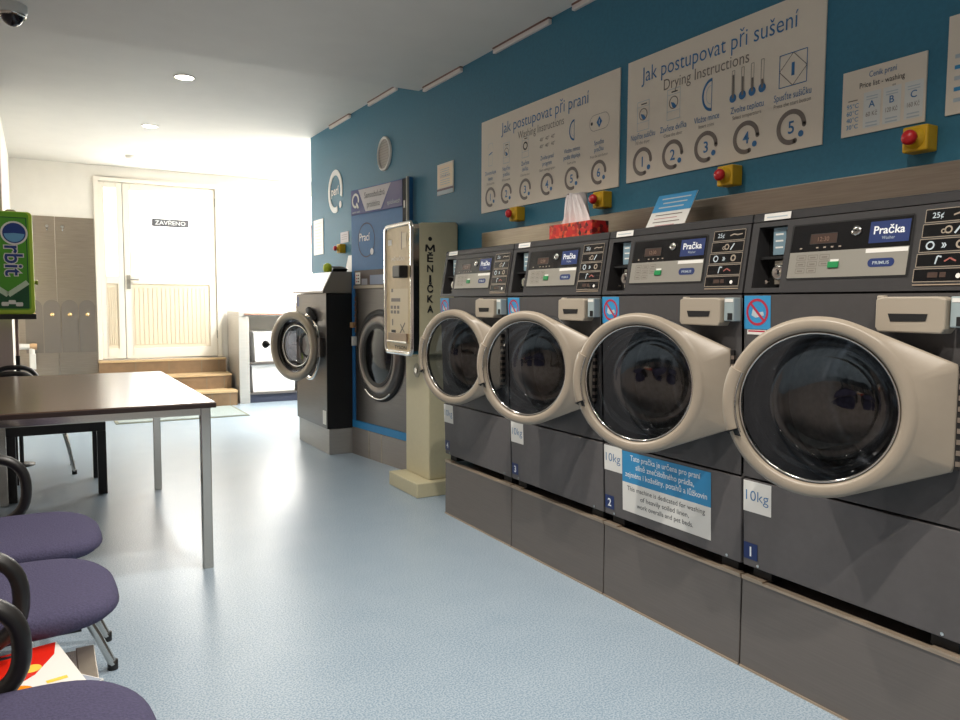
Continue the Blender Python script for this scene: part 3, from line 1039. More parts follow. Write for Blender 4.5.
def draw_small(m, w, h):
    m.rect(.01, w - .01, h * .24, h - .01, mat('sign_peach', (236, 216, 186), .5), -.0004)
    for q in range(3):
        m.rect(w * .2, w * .75, h * (.80 - .07 * q), h * (.82 - .07 * q), M_pale, -.001)
    m.text('OTEVŘENO', w * .5, h * .55, .022, M_txtb, -.001, width=w * .62)
    for q in range(3):
        m.rect(w * .2, w * .8, h * (.46 - .07 * q), h * (.48 - .07 * q), M_pale, -.001)
    m.rect(0, w, h * .13, h * .2, mat('sign_maroon', (96, 72, 84), .5), -.001)
    m.rect(.005, w - .005, .0, h * .13, M_pale, -.0008)
board('wall_notice', 4.462, .22, 1.885, 2.080, 'small cream wall notice above the changer', draw_small)
def draw_poster(m, w, h):
    for q in range(9):
        m.rect(w * .15, w * (.85 - .06 * (q % 3)), h * (.88 - .09 * q), h * (.895 - .09 * q), mat('faint_line', (214, 206, 196), .6), -.001)
board('wall_notice', 7.02, .27, 1.635, 1.955, 'white notice at the far end of the teal wall', draw_poster, mt=mat('poster_white', (250, 244, 236), .5))
board('wall_label', 6.29, .19, 1.70, 1.79, 'little grey label above the farthest yellow emergency button', lambda m, w, h: [m.rect(.03, w - .03, h * (.3 + .2 * q), h * (.36 + .2 * q), M_txtg, -.001) for q in range(3)], mt=mat('label_grey', (170, 164, 166), .5))

# white ring emblem on the wall
m = MB()
m.prism([(.18 * math.cos(a), .185 * math.sin(a)) for a in [math.radians(-20 + 310 * i / 60) for i in range(61)]] + [(.132 * math.cos(a), .137 * math.sin(a)) for a in [math.radians(290 - 310 * i / 60) for i in range(61)]], 0, .005, M_lab)
m.disc(.13, -.125, .030, M_lab, .0)
m.text('perí', .0, -.03, .105, M_lab, .0, bold=.02, width=.19)
tag(m.build('ring_emblem', loc=(BD, 6.42, 2.155), rotz=RW, recalc=True), 'white broken ring emblem with small lettering on the teal wall', 'emblem')
# round vent
t = thing('round_vent', 'round grey vent with white rim high on the teal wall', 'vent', (WX, 5.33, 2.297), RW)
MB().lathe([(.125, 0), (.125, -.012), (.112, -.018), (.106, -.008)], (0, 0, 0), (0, 1, 0), M_lab, 48).build('vent_rim', t)
m = MB(); m.disc(0, 0, .108, mat('vent_grey', (158, 150, 142), .6), -.006, 40)
for k in range(9):
    z = -.08 + .02 * k
    hw = math.sqrt(max(0, .104 ** 2 - z * z))
    m.rect(-hw, hw, z - .002, z + .002, M_txtg, -.0065)
m.build('vent_grille', t)

# emergency buttons
for y, z, lb in ((1.312, 1.674, 'yellow box with red emergency button under the price list'), (2.019, 1.668, 'yellow box with red emergency button under the drying board'), (2.758, 1.664, 'yellow box with red emergency button under the right end of the washing board'), (3.472, 1.670, 'yellow box with red emergency button under the left end of the washing board'), (6.215, 1.65, 'farthest yellow emergency button beside the blue dryer panel')):
    t = thing('emergency_button', lb, 'emergency button', (WX, y, z), RW, 'yellow emergency stop boxes on the teal wall')
    MB().box(-.037, .037, -.055, 0, -.037, .037, M_yel).build('button_box', t, bevel=.005)
    MB().lathe([(.030, -.055), (.030, -.058), (.016, -.060), (.015, -.075)], (0, 0, 0), (0, 1, 0), M_yel, 24).build('collar', t)
    MB().lathe([(.015, -.073), (.021, -.075), (.022, -.085), (.016, -.094), (.001, -.097)], (0, 0, 0), (0, 1, 0), M_red, 24, False, True).build('push_cap', t)

# ------------------------------------------------------------------ blue panel with the built in machine
ANG = math.radians(7.2)
bp = thing('panel_washer', 'large built-in steel washer in a tall blue panel behind the changer', 'washing machine', (2.13, 5.67, 0), RW + ANG)
M_bp = mat('panel_blue', (42, 104, 158), .5, noise=.05, scale=40)
W6 = .845
MB().box(0, W6, 0, .03, 1.44, 2.058, M_bp).build('upper_panel', bp, bevel=.002)
m = MB()
m.box(0, .045, 0, .03, .22, 1.44, M_bp)
m.box(W6 - .03, W6, 0, .03, .22, 1.44, M_bp)
m.box(0, W6, -.002, .03, .215, .27, mat('trim_blue', (40, 132, 190), .5))
m.build('blue_trim', bp)
m = MB()
m.box(.0, W6, -.004, .03, 0, .213, mat('panel_plinth', (150, 143, 138), .4, .6, noise=.06, scale=5, stretch=(1, 1, 30)))
for u in (.26, .45):
    m.box(u, u + .015, -.006, -.004, 0, .213, M_steel)
m.build('steel_plinth', bp)
m = MB()
m.box(.047, W6 - .032, .004, .03, .272, 1.30, M_steel_d)
m.box(.047, W6 - .032, -.012, .03, 1.30, 1.325, mat('machine_band', (150, 142, 130), .4, .5))
m.build('machine_front', bp, bevel=.002)
m = MB()
m.box(.047, W6 - .032, .0, .03, 1.325, 1.44, mat('control_brown', (58, 40, 36), .4))
m.rect(.06, .14, 1.335, 1.425, M_lab, -.001)
for q in range(3):
    m.rect(.075, .09, 1.35 + .024 * q, 1.36 + .024 * q, M_red, -.0015)
    m.rect(.10, .12, 1.35 + .024 * q, 1.36 + .024 * q, M_txtd, -.0015)
m.rect(.16, .25, 1.33, 1.375, mat('chip_grey', (150, 150, 160), .4), -.001)
m.rect(.29, .50, 1.33, 1.40, mat('chip_blue', (118, 132, 160), .4), -.001)
m.build('control_strip', bp)
cu, cz = .43, .80
m = MB()
m.lathe([(.345, .004), (.34, -.012), (.315, -.018), (.30, -.012)], (cu, 0, cz), (0, 1, 0), mat('porthole_dark', (30, 26, 25), .5, .0), 56)
m.lathe([(.30, -.012), (.285, -.03), (.255, -.034), (.235, -.024)], (cu, 0, cz), (0, 1, 0), mat('porthole_grey', (118, 112, 108), .3, .8), 56)
m.lathe([(.235, -.024), (.22, -.03), (.20, -.02)], (cu, 0, cz), (0, 1, 0), mat('porthole_dark', (30, 26, 25), .5, .0), 56)
o = m.build('porthole_door', bp)
MB().lathe([(.205, -.020), (.17, -.028), (.10, -.045), (.001, -.052)], (cu, 0, cz), (0, 1, 0), mat('porthole_glass', (22, 22, 24), .12, .0), 48, False, True).build('door_glass', o)
m = MB()
m.tube([(cu + .322 * math.cos(a), -.02, cz + .322 * math.sin(a)) for a in [math.radians(235 + 70 * i / 14) for i in range(15)]], .008, M_chrome, 8)
m.build('chrome_arc', o)
m = MB()
for k in range(7):
    m.tube([(.085 + .006 * (k % 2), -.012, 1.24 - .04 * k), (.085 - .006 * (k % 2), -.018, 1.205 - .04 * k)], .006, mat('chain_metal', (128, 96, 74), .4, .7), 8)
m.box(.02, .07, -.03, .0, 1.00, 1.04, mat('latch_tan', (186, 150, 110), .4, .3))
m.box(.045, .075, -.03, 0, .86, .93, M_lab)
m.build('lock_chain', bp)
m = MB()
m.ring(.24, 1.665, .122, .130, M_txtd, -.002, 0, 360, 48)
m.text('Prací', .215, 1.66, .085, M_txtw, -.003, bold=.015, width=.16)
m.disc(.325, 1.575, .025, M_txtw, -.003)
m.build('panel_lettering', bp)
m = MB()
m.box(W6 - .065, W6 - .015, -.014, 0, 1.60, 2.05, M_gap)
m.box(W6 - .015, W6, -.016, 0, 1.44, 2.058, mat('edge_grey', (180, 176, 166), .5))
m.rect(W6 - .05, W6 - .03, 1.85, 1.90, M_lab, -.015)
m.build('edge_strip', bp)
# banner on the panel
m = MB()
h6 = .185
m.box(0, .755, -.006, 0, 0, h6, mat('banner_navy', (54, 64, 124), .5))
m.poly([(.12, h6 - .004), (.60, h6 - .004), (.46, .012), (.23, .012)], mat('banner_grey', (196, 192, 194), .5), -.007)
m.poly([(.60, h6 - .004), (.752, h6 - .004), (.752, .004), (.48, .004)], mat('banner_violet', (96, 92, 132), .5), -.0068)
m.ring(.075, .105, .038, .056, M_lab, -.008, -20, 290)
m.line([(.09, .085), (.12, .045)], .02, M_lab, -.0082)
m.text('Samoobslužná', .365, .108, .065, M_txtd, -.008, width=.30)
m.text('prádelna', .35, .038, .065, M_txtd, -.008, width=.19)
m.text('quickwash', .64, .03, .045, M_pale, -.008, width=.18)
m.text('quick wash', .085, .012, .022, M_pale, -.008, width=.12)
tb = Matrix.Rotation(RW + ANG, 4, 'Z')
po = Vector((2.13, 5.67, 0)) + tb @ Vector((.015, -.003, 0))
tag(m.build('laundry_banner', loc=(po.x, po.y, 1.865), rotz=RW + ANG), 'navy and grey self-service laundry banner across the blue panel', 'sign')

# ------------------------------------------------------------------ free standing washer with the open door
m5 = thing('drum_washer', 'grey steel washer with its round door open and slanted top, farthest of the row', 'washing machine', (1.93, 6.48, 0), RW)
W5 = .79
m = MB(); m.box(.0, W5, .012, .31, 0, .20, mat('plinth_grey', (172, 170, 166), .45, .4, noise=.05, scale=5, stretch=(1, 1, 30)))
m.build('plinth', m5, bevel=.003)
m = MB()
m.box(0, W5, .0, .31, .205, 1.265, M_gap)
m.box(.0, W5, -.004, .0, .205, 1.265, M_steel_d)
cab = m.build('cabinet', m5, bevel=.002)
m = MB()
m.prism([(-.03, 1.268), (-.03, 1.28), (.045, 1.43), (.31, 1.44), (.31, 1.268)], -.012, W5 + .004, mat('cover_steel', (150, 142, 132), .35, .5), 'x')
m.add([(.0, -.0315, 1.282), (W5 - .01, -.0315, 1.282), (W5 - .01, .0425, 1.430), (.0, .0425, 1.430)], [(0, 1, 2, 3)], mat('cover_glare', (244, 242, 238), .3))  # near-white sheet paints the window light reflected by the steel slope
m.build('slanted_cover', m5)
m = MB()
c5u, c5z, r5 = .37, .83, .25
m.lathe([(.275, -.004), (.275, -.014), (.255, -.018), (.245, -.006)], (c5u, 0, c5z), (0, 1, 0), M_chrome, 48)
m.lathe([(.245, -.006), (.20, -.005), (.001, -.0045)], (c5u, 0, c5z), (0, 1, 0), M_gap, 48)
m.build('door_opening', m5)
m = MB()
m.rect(.03, .10, 1.16, 1.24, M_navy, -.005)
m.build('round_label', m5)
m = MB()
m.tube([(.40, -.01, 1.10), (.44, -.03, 1.13), (.52, -.03, 1.10), (.56, -.01, 1.05)], [.02, .028, .026, .02], M_gap, 12)
m.build('latch', m5)
m = MB(); m.rect(W5 - .10, W5 - .02, .235, .345, M_lab, -.005)
m.build('base_label', m5)
UH5 = .735
th5 = .40
c_, s_ = math.cos(th5), math.sin(th5)
T5 = Matrix(((-c_, s_, 0, UH5), (-s_, -c_, 0, -.03), (0, 0, 1, 0), (0, 0, 0, 1)))
m = MB(T5)
m.lathe([(.205, .0), (.275, .0), (.281, .015), (.275, .035), (.255, .045), (.225, .044), (.212, .03), (.205, .0), (.19, -.05)], (.30, 0, .845), (0, 1, 0), mat('door_ring_bronze', (150, 140, 126), .35, .5), 64)
m.lathe([(.165, -.02), (.175, -.01), (.165, .0), (.155, -.01), (.165, -.02)], (.30, 0, .845), (0, 1, 0), M_chrome, 48)
dr = m.build('porthole_door', m5)
MB(T5).lathe([(.208, .02), (.19, -.06), (.16, -.11), (.10, -.13), (.001, -.135)], (.30, 0, .845), (0, 1, 0), M_glassd, 48, False, True).build('glass_bowl', dr, recalc=False)
m = MB(T5)
m.lathe([(.012, 0), (.012, .02), (.028, .03), (.032, .045), (.022, .062), (.001, .066)], (.615, .02, .845), (1, 0, 0), M_gap, 20, False, True)
m.T = m.T @ Matrix.Translation((0, 0, 0))
m.build('door_knob', dr)
MB(T5).box(-.01, .05, -.025, .02, .77, .92, M_steel_d).build('door_hinge', dr)

# papers on its slanted cover
m = MB()
m.T = Matrix.Rotation(math.radians(-12), 4, 'X')
m.box(0, .30, 0, .003, 0, .14, M_lab)
tag(m.build('paper_sheet', loc=(2.215, 6.05, 1.445), rotz=RW), 'white paper sheet propped on top of the far washer', 'paper')
m = MB()
m.prism([(-.10, 0), (.10, 0), (.13, .02), (.0, .045), (-.12, .02)], -.06, .06, M_blackp)
tag(m.build('black_folder', loc=(2.10, 5.96, 1.442), rotz=RW, bevel=.004), 'black folded case lying on top of the far washer', 'case')
m = MB()
m.lathe([(.001, 0), (.032, 0), (.036, .03), (.03, .055), (.012, .066), (.001, .068)], (0, 0, 0), (0, 0, 1), mat('lime_yellow', (186, 206, 40), .5), 20)
tag(m.build('sponge', loc=(2.0, 5.86, 1.437), rotz=RW), 'small lime yellow sponge on the far washer top', 'sponge')
# wooden strip at the end of the teal wall
m = MB()
m.box(2.272, 2.34, 7.1, 7.14, 1.48, 1.93, mat('wood_red', (128, 62, 48), .5, noise=.15, scale=20, stretch=(1, 1, .1)))
tag(m.build('wooden_strip', bevel=.004), 'reddish wooden strip at the far end of the teal wall', 'wood strip')

# ------------------------------------------------------------------ coin changer
cg = thing('coin_changer', 'cream coin changer on a pedestal with black vertical lettering', 'change machine', (1.965, 4.57, 0), RW)
W = .43
MB().box(0, W, 0, .29, 0, .09, M_chg).build('base', cg, bevel=.006)
m = MB(); m.box(.03, .37, .11, .29, .09, .92, M_chg)
col = m.build('pedestal', cg, bevel=.006)
m = MB()
m.cyl((.20, .11, .765), (0, -1, 0), .045, .004, mat('lock_rose', (150, 144, 122), .4), 28)
m.cyl((.20, .107, .765), (0, -1, 0), .018, .008, M_chrome, 20)
m.build('pedestal_lock', col)
HD = -.03
m = MB(Matrix.Translation((HD, 0, 0)))
m.prism([(.03, .875), (.03, 1.66), (.045, 1.675), (.285, 1.690), (.298, 1.675), (.298, .875)], .015, .425, M_chg, 'x')
hd = m.build('head', cg, bevel=.008)
m = MB()
def rrect(u0, u1, z0, z1, r, n=6):
    p = []
    for cx, cy, a in ((u1 - r, z0 + r, -90), (u1 - r, z1 - r, 0), (u0 + r, z1 - r, 90), (u0 + r, z0 + r, 180)):
        p += [(cx + r * math.cos(math.radians(a + 90 * k / n)), cy + r * math.sin(math.radians(a + 90 * k / n))) for k in range(n + 1)]
    return p
FD = -.02
HT = Matrix.Translation((HD, 0, 0))
outer, inner = rrect(0, W, .865, 1.69, .05), rrect(.03, W - .03, .895, 1.66, .03)
m.T = HT
m.prism(outer, FD + .012, .03, M_chrome)
m.loft([[(a, FD + .012, b_) for a, b_ in outer], [(a, FD, b_) for a, b_ in rrect(.006, W - .006, .871, 1.684, .045)], [(a, FD, b_) for a, b_ in rrect(.024, W - .024, .889, 1.666, .034)], [(a, FD + .008, b_) for a, b_ in inner]], M_chrome, True, False, False)
fr = m.build('front_frame', cg)
m = MB(HT)
m.poly(inner, M_chgp, FD + .008)
e = FD + .006
m.rect(.06, .12, 1.555, 1.59, M_lab, e)
m.rect(.28, .34, 1.53, 1.62, mat('bill_slot', (222, 206, 170), .4), e)
m.rect(.265, .275, 1.52, 1.63, M_txtg, e)
m.text('MĚNIČKA', .22, 1.455, .03, M_lab, e, width=.20)
m.rect(.09, .36, .92, 1.28, mat('changer_pale', (206, 190, 158), .4), e + .001)
for z, w_ in ((1.26, .03), (1.20, .14)):
    m.rect(.11, .11 + w_, z, z + .022, M_txtg, e)
for q in range(3):
    for r in range(2):
        m.rect(.10 + .05 * q, .135 + .05 * q, 1.125 + .03 * r, 1.145 + .03 * r, M_txtg, e)
m.rect(.12, .14, 1.05, 1.09, M_txtg, e)
m.rect(.11, .18, 1.005, 1.022, M_txtd, e); m.rect(.12, .17, .985, .998, M_txtd, e)
m.line([(.24, 1.00), (.32, 1.07)], .012, M_txtg, e); m.line([(.25, 1.06), (.31, 1.01)], .01, M_txtg, e)
m.text('TYSON', .25, .905, .03, M_txtd, e, bold=.02, width=.18)
m.build('front_plate', fr)
m = MB(HT); m.box(.25, .36, FD - .05, FD + .01, 1.345, 1.42, M_blackp); m.box(.24, .30, FD - .035, FD + .01, 1.355, 1.405, M_black)
m.build('bill_acceptor', cg, bevel=.008)
m = MB(HT); m.box(.08, .36, FD - .004, FD + .01, .955, 1.01 - .005, mat('tray_steel', (140, 122, 104), .35, .6)); m.box(.07, .37, FD - .01, FD + .01, .945, .957, M_chrome)
m.build('coin_tray', cg, bevel=.002)
# lettering on the side facing the room (normal -Y): local +x
m = MB(Matrix.Translation((.4265 + HD, 0, 0)) @ Matrix.Rotation(PI / 2, 4, 'Z'))
for k, ch in enumerate('MĚNIČKA'):
    if ch == 'M':
        m.line([(.077, 1.503), (.080, 1.545), (.105, 1.512), (.130, 1.545), (.133, 1.503)], .012, M_txtd, 0)
        continue
    m.text(ch, .105, 1.503 - .0612 * k, .060, M_txtd, -.0004 * k, bold=(.02 if ch == 'M' else .03), width=(.056 if ch == 'M' else .042 if ch != 'I' else .014))
m.disc(.105, 1.580, .013, M_txtd, 0)
m.build('side_lettering', hd)

# ------------------------------------------------------------------ steel counter with boxes
ct = thing('steel_counter', 'open steel counter under the window beyond the steps', 'counter', (2.02, 9.08, 0))
M_ctr = mat('counter_steel', (190, 188, 184), .4, .7, noise=.05, scale=6, stretch=(1, 1, 20))
MB().box(0, 1.30, 0, .62, 1.03, 1.085, M_ctr).build('counter_top', ct, bevel=.004)
MB().box(.0, .12, .01, .62, 0, 1.03, M_ctr).build('end_post', ct, bevel=.004)
MB().box(1.18, 1.30, .01, .62, 0, 1.03, M_ctr).build('end_post', ct, bevel=.004)
MB().box(.12, 1.18, .02, .60, .46, .485, M_steel_d).build('shelf', ct)
MB().box(.12, 1.18, .02, .60, .10, .12, M_steel_d).build('shelf', ct)
MB().box(.12, 1.18, .04, .60, 0, .10, mat('kick_navy', (44, 50, 70), .5)).build('kick_board', ct)
MB().tube([(.06, -.02, 1.05), (1.28, -.02, 1.05)], .012, mat('rail_brown', (110, 84, 72), .35, .6), 10).build('front_rail', ct)
MB().box(.12, 1.18, .60, .62, .0, 1.03, M_white).build('back_sheet', ct)
M_tub = mat('tub_white', (226, 226, 226), .5)
def tub(x, y, z, w, d_, h, label, up=1.06):
    t = thing('storage_tub', label, 'storage box', (x, y, z), 0, 'white tubs in the steel counter')
    m = MB()
    a, c2 = w / 2, w / 2 * up
    b0, b1 = d_ / 2, d_ / 2 * 1.03
    t0 = .008
    def rr(hw, hd, zz): return [(-hw, -hd, zz), (hw, -hd, zz), (hw, hd, zz), (-hw, hd, zz)]
    m.loft([rr(a, b0, 0), rr(c2, b1, h), rr(c2 - t0, b1 - t0, h), rr(a - t0, b0 - t0, t0)], M_tub, True, True, True, False)
    m.build('tub_body', t, bevel=.004)
    m = MB(); m.loft([rr(c2 + .004, b1 + .004, h - .02), rr(c2 + .01, b1 + .01, h - .014), rr(c2 + .01, b1 + .01, h), rr(c2 - .004, b1 - .004, h)], M_tub, True, False, False, False)
    m.build('tub_rim', t)
tub(2.50, 9.35, .485, .56, .40, .36, 'large white tub on the upper shelf of the steel counter')
tub(2.44, 9.35, .12, .50, .40, .33, 'white tub on the lower shelf beside the counter post')
tub(2.96, 9.35, .12, .40, .40, .33, 'white tub on the lower shelf, right of the other lower tub')

# ------------------------------------------------------------------ tables
tb_ = thing('dining_table', 'long brown laminate table on chrome legs at left', 'table', (.2105, 4.33, 0))
hx, hy = .4555, .862
MB().box(-hx, hx, -hy, hy, .728, .752, M_wood).build('tabletop', tb_, bevel=.003)
MB().box(-hx - .002, hx + .002, -hy - .002, hy + .002, .727, .748, M_edge).build('edge_band', tb_, bevel=.002)
M_apr = mat('apron_chrome', (205, 198, 188), .12, 1.0)
m = MB()
ix, iy = hx - .022, hy - .022
m.box(-ix, ix, -iy, -iy + .02, .694, .727, M_apr)
m.box(-ix, ix, iy - .02, iy, .694, .727, M_apr)
m.box(-ix, -ix + .02, -iy + .02, iy - .02, .694, .727, M_apr)
m.box(ix - .02, ix, -iy + .02, iy - .02, .694, .727, M_apr)
m.build('apron', tb_, bevel=.002)
for sx in (-1, 1):
    for sy in (-1, 1):
        x, y = sx * (ix - .018), sy * (iy - .018)
        MB().box(x - .021, x + .021, y - .021, y + .021, 0, .727, M_apr).build('leg', tb_, bevel=.003)

lt = thing('side_table', 'low black square legged side table behind the long table', 'side table', (.075, 5.47, 0))
M_blk = mat('black_lacquer', (22, 20, 20), .4, noise=.1, scale=30)
MB().box(-.265, .265, -.275, .275, .395, .45, M_blk).build('tabletop', lt, bevel=.003)
for sx in (-1, 1):
    for sy in (-1, 1):
        x, y = sx * .24, sy * .25
        MB().box(x - .025, x + .025, y - .025, y + .025, 0, .395, M_blk).build('leg', lt, bevel=.002)

# ------------------------------------------------------------------ chairs
def superell(a, b, e, n=48):
    out = []
    for i in range(n):
        t = 2 * PI * i / n
        c, s_ = math.cos(t), math.sin(t)
        out.append((a * math.copysign(abs(c) ** (2 / e), c), b * math.copysign(abs(s_) ** (2 / e), s_)))
    return out

def chair(loc, label, arms, rotz=0, arm_h=.655, group=None, far=False, foot=.258):
    # local: faces +x, seat centre at x = 0
    t = thing('waiting_chair', label, 'chair', loc, rotz, group)
    m = MB()
    rs = []
    for sc_, z in ((.80, .402), (.94, .408), (.99, .420), (1.0, .434), (.98, .448), (.93, .457), (.82, .462), (.5, .462), (.1, .461)):
        rs.append([(a * sc_, b_ * sc_, z - .016 * max(0, (a * sc_ - .10) / .145) ** 2 * (1 if z > .43 else .3)) for a, b_ in superell(.245, .25, 3.0)])
    m.loft(rs, M_fabric)
    m.build('seat', t)
    m = MB(Matrix.Translation((-.235, 0, .64)) @ Matrix.Rotation(math.radians(-12), 4, 'Y'))
    rs = []
    for sc_, x in ((.90, -.022), (.98, -.012), (1, .0), (.98, .014), (.9, .024), (.5, .020), (.1, .018)):
        rs.append([(x, a * sc_, b_ * sc_) for a, b_ in superell(.225, .165, 3.2)])
    m.loft(rs, M_fabric)
    m.build('backrest', t)
    m = MB()
    for sy in (-.15, .15):
        m.tube([(-.10, sy, .395), (-.20, sy, .395), (-.255, sy, .42), (-.285, sy, .55), (-.275, sy, .62)], .012, M_blackp, 10)
    m.box(-.17, .15, -.17, .17, .385, .404, M_blackp)
    m.build('frame', t)
    for sy in ((-.17, .17) if far else (-.12, .12)):
        for fx in (1, -1):
            if fx > 0:
                path = [(.10, sy, .378), (.165, sy, .33), (.20, sy, .18), (.228, sy, .02)] if far else [(.12 if foot > .1 else .03, sy, .390), (.03 + (foot - .03) * .55, sy, .25), (.03 + (foot - .03) * .82, sy, .12), (foot, sy, .018)]
            else:
                path = [(-.14, sy, .378), (-.20, sy, .2), (-.25, sy, .018)]
            lg = MB().tube(path, .0135, M_chrome, 10, flat=(1.0, 1.25)).build('leg', t)
            x = path[-1][0]
            MB().lathe([(.001, 0), (.016, 0), (.016, .03), (.0, .03)], (x, sy, 0), (0, 0, 1), M_blackp, 14).build('foot_cap', lg)
    for sy in arms:
        m = MB()
        y = sy * .272
        P = []
        h = arm_h
        for i in range(40):
            a = 2 * PI * i / 40
            ca, sa = math.cos(a), math.sin(a)
            P.append((-.115 + .145 * math.copysign(abs(ca) ** .72, ca), y, (.42 + h) / 2 + (h - .42) / 2 * math.copysign(abs(sa) ** .80, sa)))
        m.tube(P, .0195, M_blackp, 12, True, flat=(1.3, .9), up=(0, 1, 0))
        o = m.build('armrest', t)
        MB().box(-.14, -.06, min(y, sy * .20), max(y, sy * .20), .39, .412, M_blackp).build('arm_bracket', o)
    return t
G = 'dark blue upholstered chairs along the left wall'
chair((-.085, 2.785, 0), 'dark blue chair next to the long table, farther of the adjoining pair', (1,), group=G)
chair((-.083, 2.22, 0), 'dark blue chair between the magazines and the chair by the long table', (-1,), group=G, foot=.06, arm_h=.64)
chair((-.078, 1.405, 0), 'dark blue chair nearest the camera at the bottom left corner', (1,), group=G, foot=.06, arm_h=.628)
chair((-.045, 6.065, 0), 'chair behind the long table and the black side table', (1, -1), arm_h=.72, group=G, far=True)

# steel magazine table between the chairs
mt_ = thing('magazine_table', 'low steel table holding magazines between two blue chairs', 'side table', (-.10, 1.795, 0))
MB().box(-.20, .185, -.13, .155, .370, .383, mat('tray_steel_pale', (206, 196, 182), .22, .9)).build('tray', mt_, bevel=.003)
MB().box(.150, .188, -.133, .158, .383, .387, M_steel).build('tray_lip', mt_, bevel=.003)
for sx in (-.17, .06):
    for sy in (-.085, .095):
        MB().tube([(sx, sy, .370), (sx * 1.08, sy, 0)], .011, M_chrome, 10).build('leg', mt_)
def magazine(loc, rz, label, draw):
    m = MB(Matrix.Identity(4))
    m.box(-.105, .105, -.148, .148, 0, .006, M_lab)
    # cover art is drawn flat in x-z: turn so x-z becomes x-y on the top face
    m.T = Matrix.Translation((0, 0, .0062)) @ Matrix.Rotation(-PI / 2, 4, 'X')
    draw(m)
    return tag(m.build('magazine', loc=loc, rotz=rz, recalc=False), label, 'magazine', 'magazines on the steel table')
mr, mo, my = mat('print_red', (214, 38, 22), .2), mat('print_orange', (240, 140, 24), .2), mat('print_yellow', (246, 206, 80), .25)
mg = mat('print_grey', (150, 158, 172), .25)
def cov1(m):
    m.rect(-.103, .103, -.146, .146, M_lab, 0)
    m.poly([(-.103, -.05), (-.06, -.06), (.03, .0), (.085, .08), (.103, .146), (-.103, .146)], mr, -.0003)
    m.line([(-.04, .06), (-.05, .0), (-.02, -.05)], .02, mo, -.0005)
    m.disc(-.02, -.065, .035, mo, -.0006)
    m.disc(.03, .035, .02, my, -.0006)
    m.rect(.04, .08, -.06, -.045, my, -.0004)
    m.poly([(-.01, -.13), (.09, -.105), (.09, -.118), (.02, -.14)], M_txtd, -.0004)
    m.rect(-.09, .03, .12, .135, M_txtd, -.0005)
    m.rect(-.103, -.03, -.146, -.09, mg, -.0002)
def cov2(m):
    m.rect(-.103, .103, -.146, .146, mg, 0)
    m.poly([(-.06, -.12), (.06, -.10), (.02, -.05), (-.08, -.06)], M_lab, -.0003)
    m.line([(-.09, -.02), (.0, .03), (.08, .0)], .014, M_txtd, -.0003)
    m.rect(-.08, .08, .10, .125, M_txtd, -.0003)
magazine((-.08, 1.80, .3832), math.radians(40), 'grey covered magazine lying under the red one on the steel table', cov2)
magazine((-.06, 1.825, .3894), math.radians(12), 'glossy red and white magazine on the steel table between chairs', cov1)

# ------------------------------------------------------------------ gum dispenser on its stand
gd = thing('gum_dispenser', 'green chewing gum dispenser on a post at the left edge', 'dispenser', (-.165, 6.36, 0))
Mg1 = mat('gum_green', (78, 158, 40), .35)
Mg2 = mat('gum_lime', (176, 206, 60), .35)
Mg3 = mat('gum_dark_green', (20, 84, 48), .4)
gz0, gz1 = 1.10, 1.815
hw = .150
m = MB()
m.prism(rrect(-hw, hw, gz0, gz1, .03), -.10, .10, Mg2)
hs = m.build('housing', gd, bevel=.004)
m = MB()
e = -.104
m.poly(rrect(-hw + .004, hw - .022, gz0 + .03, gz1 - .006, .026), mat('gum_rim', (110, 176, 40), .35), -.102)
m.poly(rrect(-hw + .012, hw - .034, gz0 + .04, gz1 - .04, .008), Mg3, -.103)
m.poly([(-hw + .018, gz0 + .23), (-.01, gz0 + .14), (hw - .040, gz0 + .23), (hw - .040, gz1 - .046), (-hw + .018, gz1 - .046)], Mg1, e)
m.line([(-hw + .018, gz0 + .225), (-.01, gz0 + .135), (hw - .040, gz0 + .225)], .035, mat('gum_swoosh', (196, 216, 190), .4), e - .0005)
for dx, dz, rr_ in ((-.03, .072, .02), (.012, .085, .02), (.055, .070, .02)):
    m.poly(rrect(dx - .022, dx + .022, gz0 + dz - .014, gz0 + dz + .014, .008), M_lab, e - .0008)
# vertical lettering: rotate text clockwise
cxx = .035
def vtext(m, s_, zt, size, mt, d, bold, length):
    vs, fs = text_geo(s_, bold)
    x0, x1 = min(v[0] for v in vs), max(v[0] for v in vs)
    k = length / ((x1 - x0) * size)
    m.add([(cxx + (b_ - .36) * size, d, zt - (a - x0) * size * k) for a, b_ in vs], fs, mt)
M_orb = mat('logo_blue', (30, 62, 132), .35)
vtext(m, 'rbit', gz1 - .232, .155, M_lab, e - .001, .055, .222)
vtext(m, 'rbit', gz1 - .238, .155, M_orb, e - .002, .012, .210)
zc_ = gz1 - .15
m.ring(cxx + .004, zc_, 0.0, .082, M_lab, e - .001, n=36)
m.ring(cxx + .004, zc_, .0, .070, M_orb, e - .0015, n=36)
m.ring(cxx + .004, zc_, .0, .062, mat('logo_sky', (110, 170, 210), .35), e - .002, 185, 355, 24)
m.build('front_panel', hs, recalc=False)
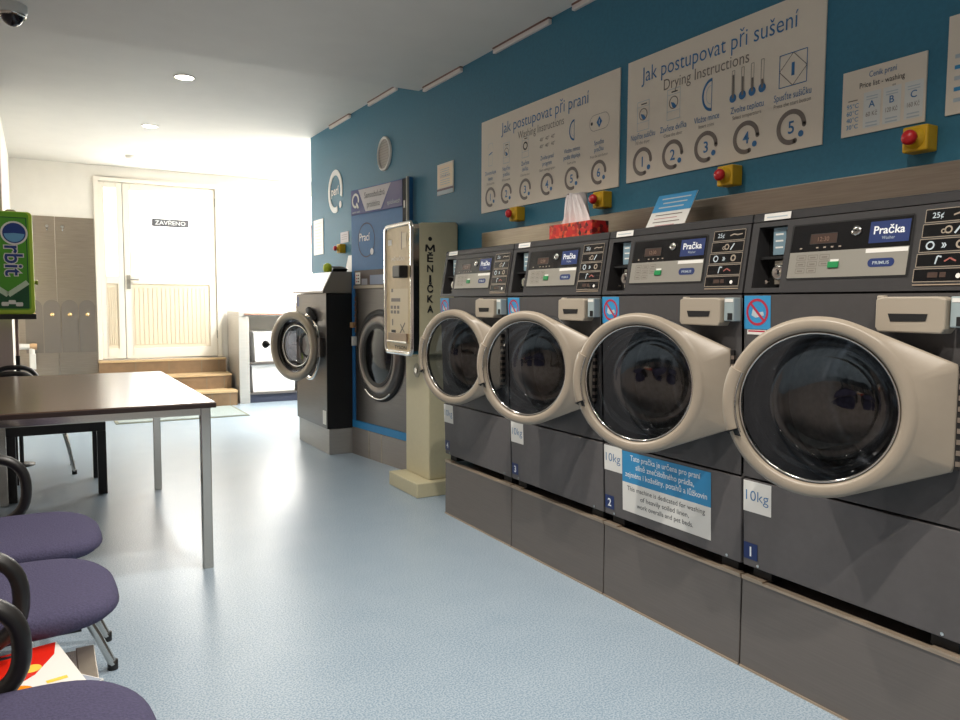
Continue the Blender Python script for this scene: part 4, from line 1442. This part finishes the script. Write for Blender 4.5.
MB().box(-hw - .005, hw + .006, -.125, .10, gz0 - .035, gz0 + .001, M_blackp).build('dispensing_ledge', gd, bevel=.004)
MB().lathe([(.012, 0), (.012, .01), (.018, .014), (.014, .024), (.001, .025)], (hw, -.04, gz0 + .225), (1, 0, 0), mat('knob_olive', (120, 124, 40), .4), 16, False, True).build('turn_knob', gd)
MB().tube([(-.02, .0, gz1 - .002), (.0, 0, gz1 + .016), (.04, 0, gz1 + .016), (.06, 0, gz1 - .002)], .006, M_steel, 8).build('top_bracket', gd)
m = MB()
m.tube([(.03, .03, gz0 - .035), (.03, .03, .80)], .011, mat('post_tan', (168, 140, 128), .5), 12)
m.tube([(.03, .03, .80), (.03, .03, .02)], .014, M_blackp, 12)
m.build('post', gd)
m = MB()
m.lathe([(.085, 0), (.085, .012), (.03, .025), (.001, .025)], (.03, .03, 0), (0, 0, 1), M_blackp, 28, True)
m.build('post_base', gd)

# ------------------------------------------------------------------ world, camera
w = bpy.data.worlds.new('world')
sc.world = w
w.use_nodes = True
w.node_tree.nodes['Background'].inputs[0].default_value = (.8, .85, .9, 1)
w.node_tree.nodes['Background'].inputs[1].default_value = .3

yaw, pitch, roll = .526136, .0739439, -.0049314
fwd = Vector((math.sin(yaw) * math.cos(pitch), math.cos(yaw) * math.cos(pitch), -math.sin(pitch)))
ri = Vector((math.cos(yaw), -math.sin(yaw), 0))
dn = fwd.cross(ri)
c, s_ = math.cos(roll), math.sin(roll)
r2 = ri * c + dn * s_
d2 = dn * c - ri * s_
cam = bpy.data.cameras.new('camera')
cam.sensor_width = 36
cam.lens = 760.33 * 36 / 960
cam.clip_start = .02
co = bpy.data.objects.new('camera', cam)
COL.objects.link(co)
co.matrix_world = Matrix(((r2.x, -d2.x, -fwd.x, 0), (r2.y, -d2.y, -fwd.y, 0), (r2.z, -d2.z, -fwd.z, 1.19), (0, 0, 0, 1)))
sc.camera = co
sc.view_settings.view_transform = 'Standard'
sc.view_settings.look = 'None'
sc.view_settings.exposure = -0.16
sc.cycles.use_denoising = True
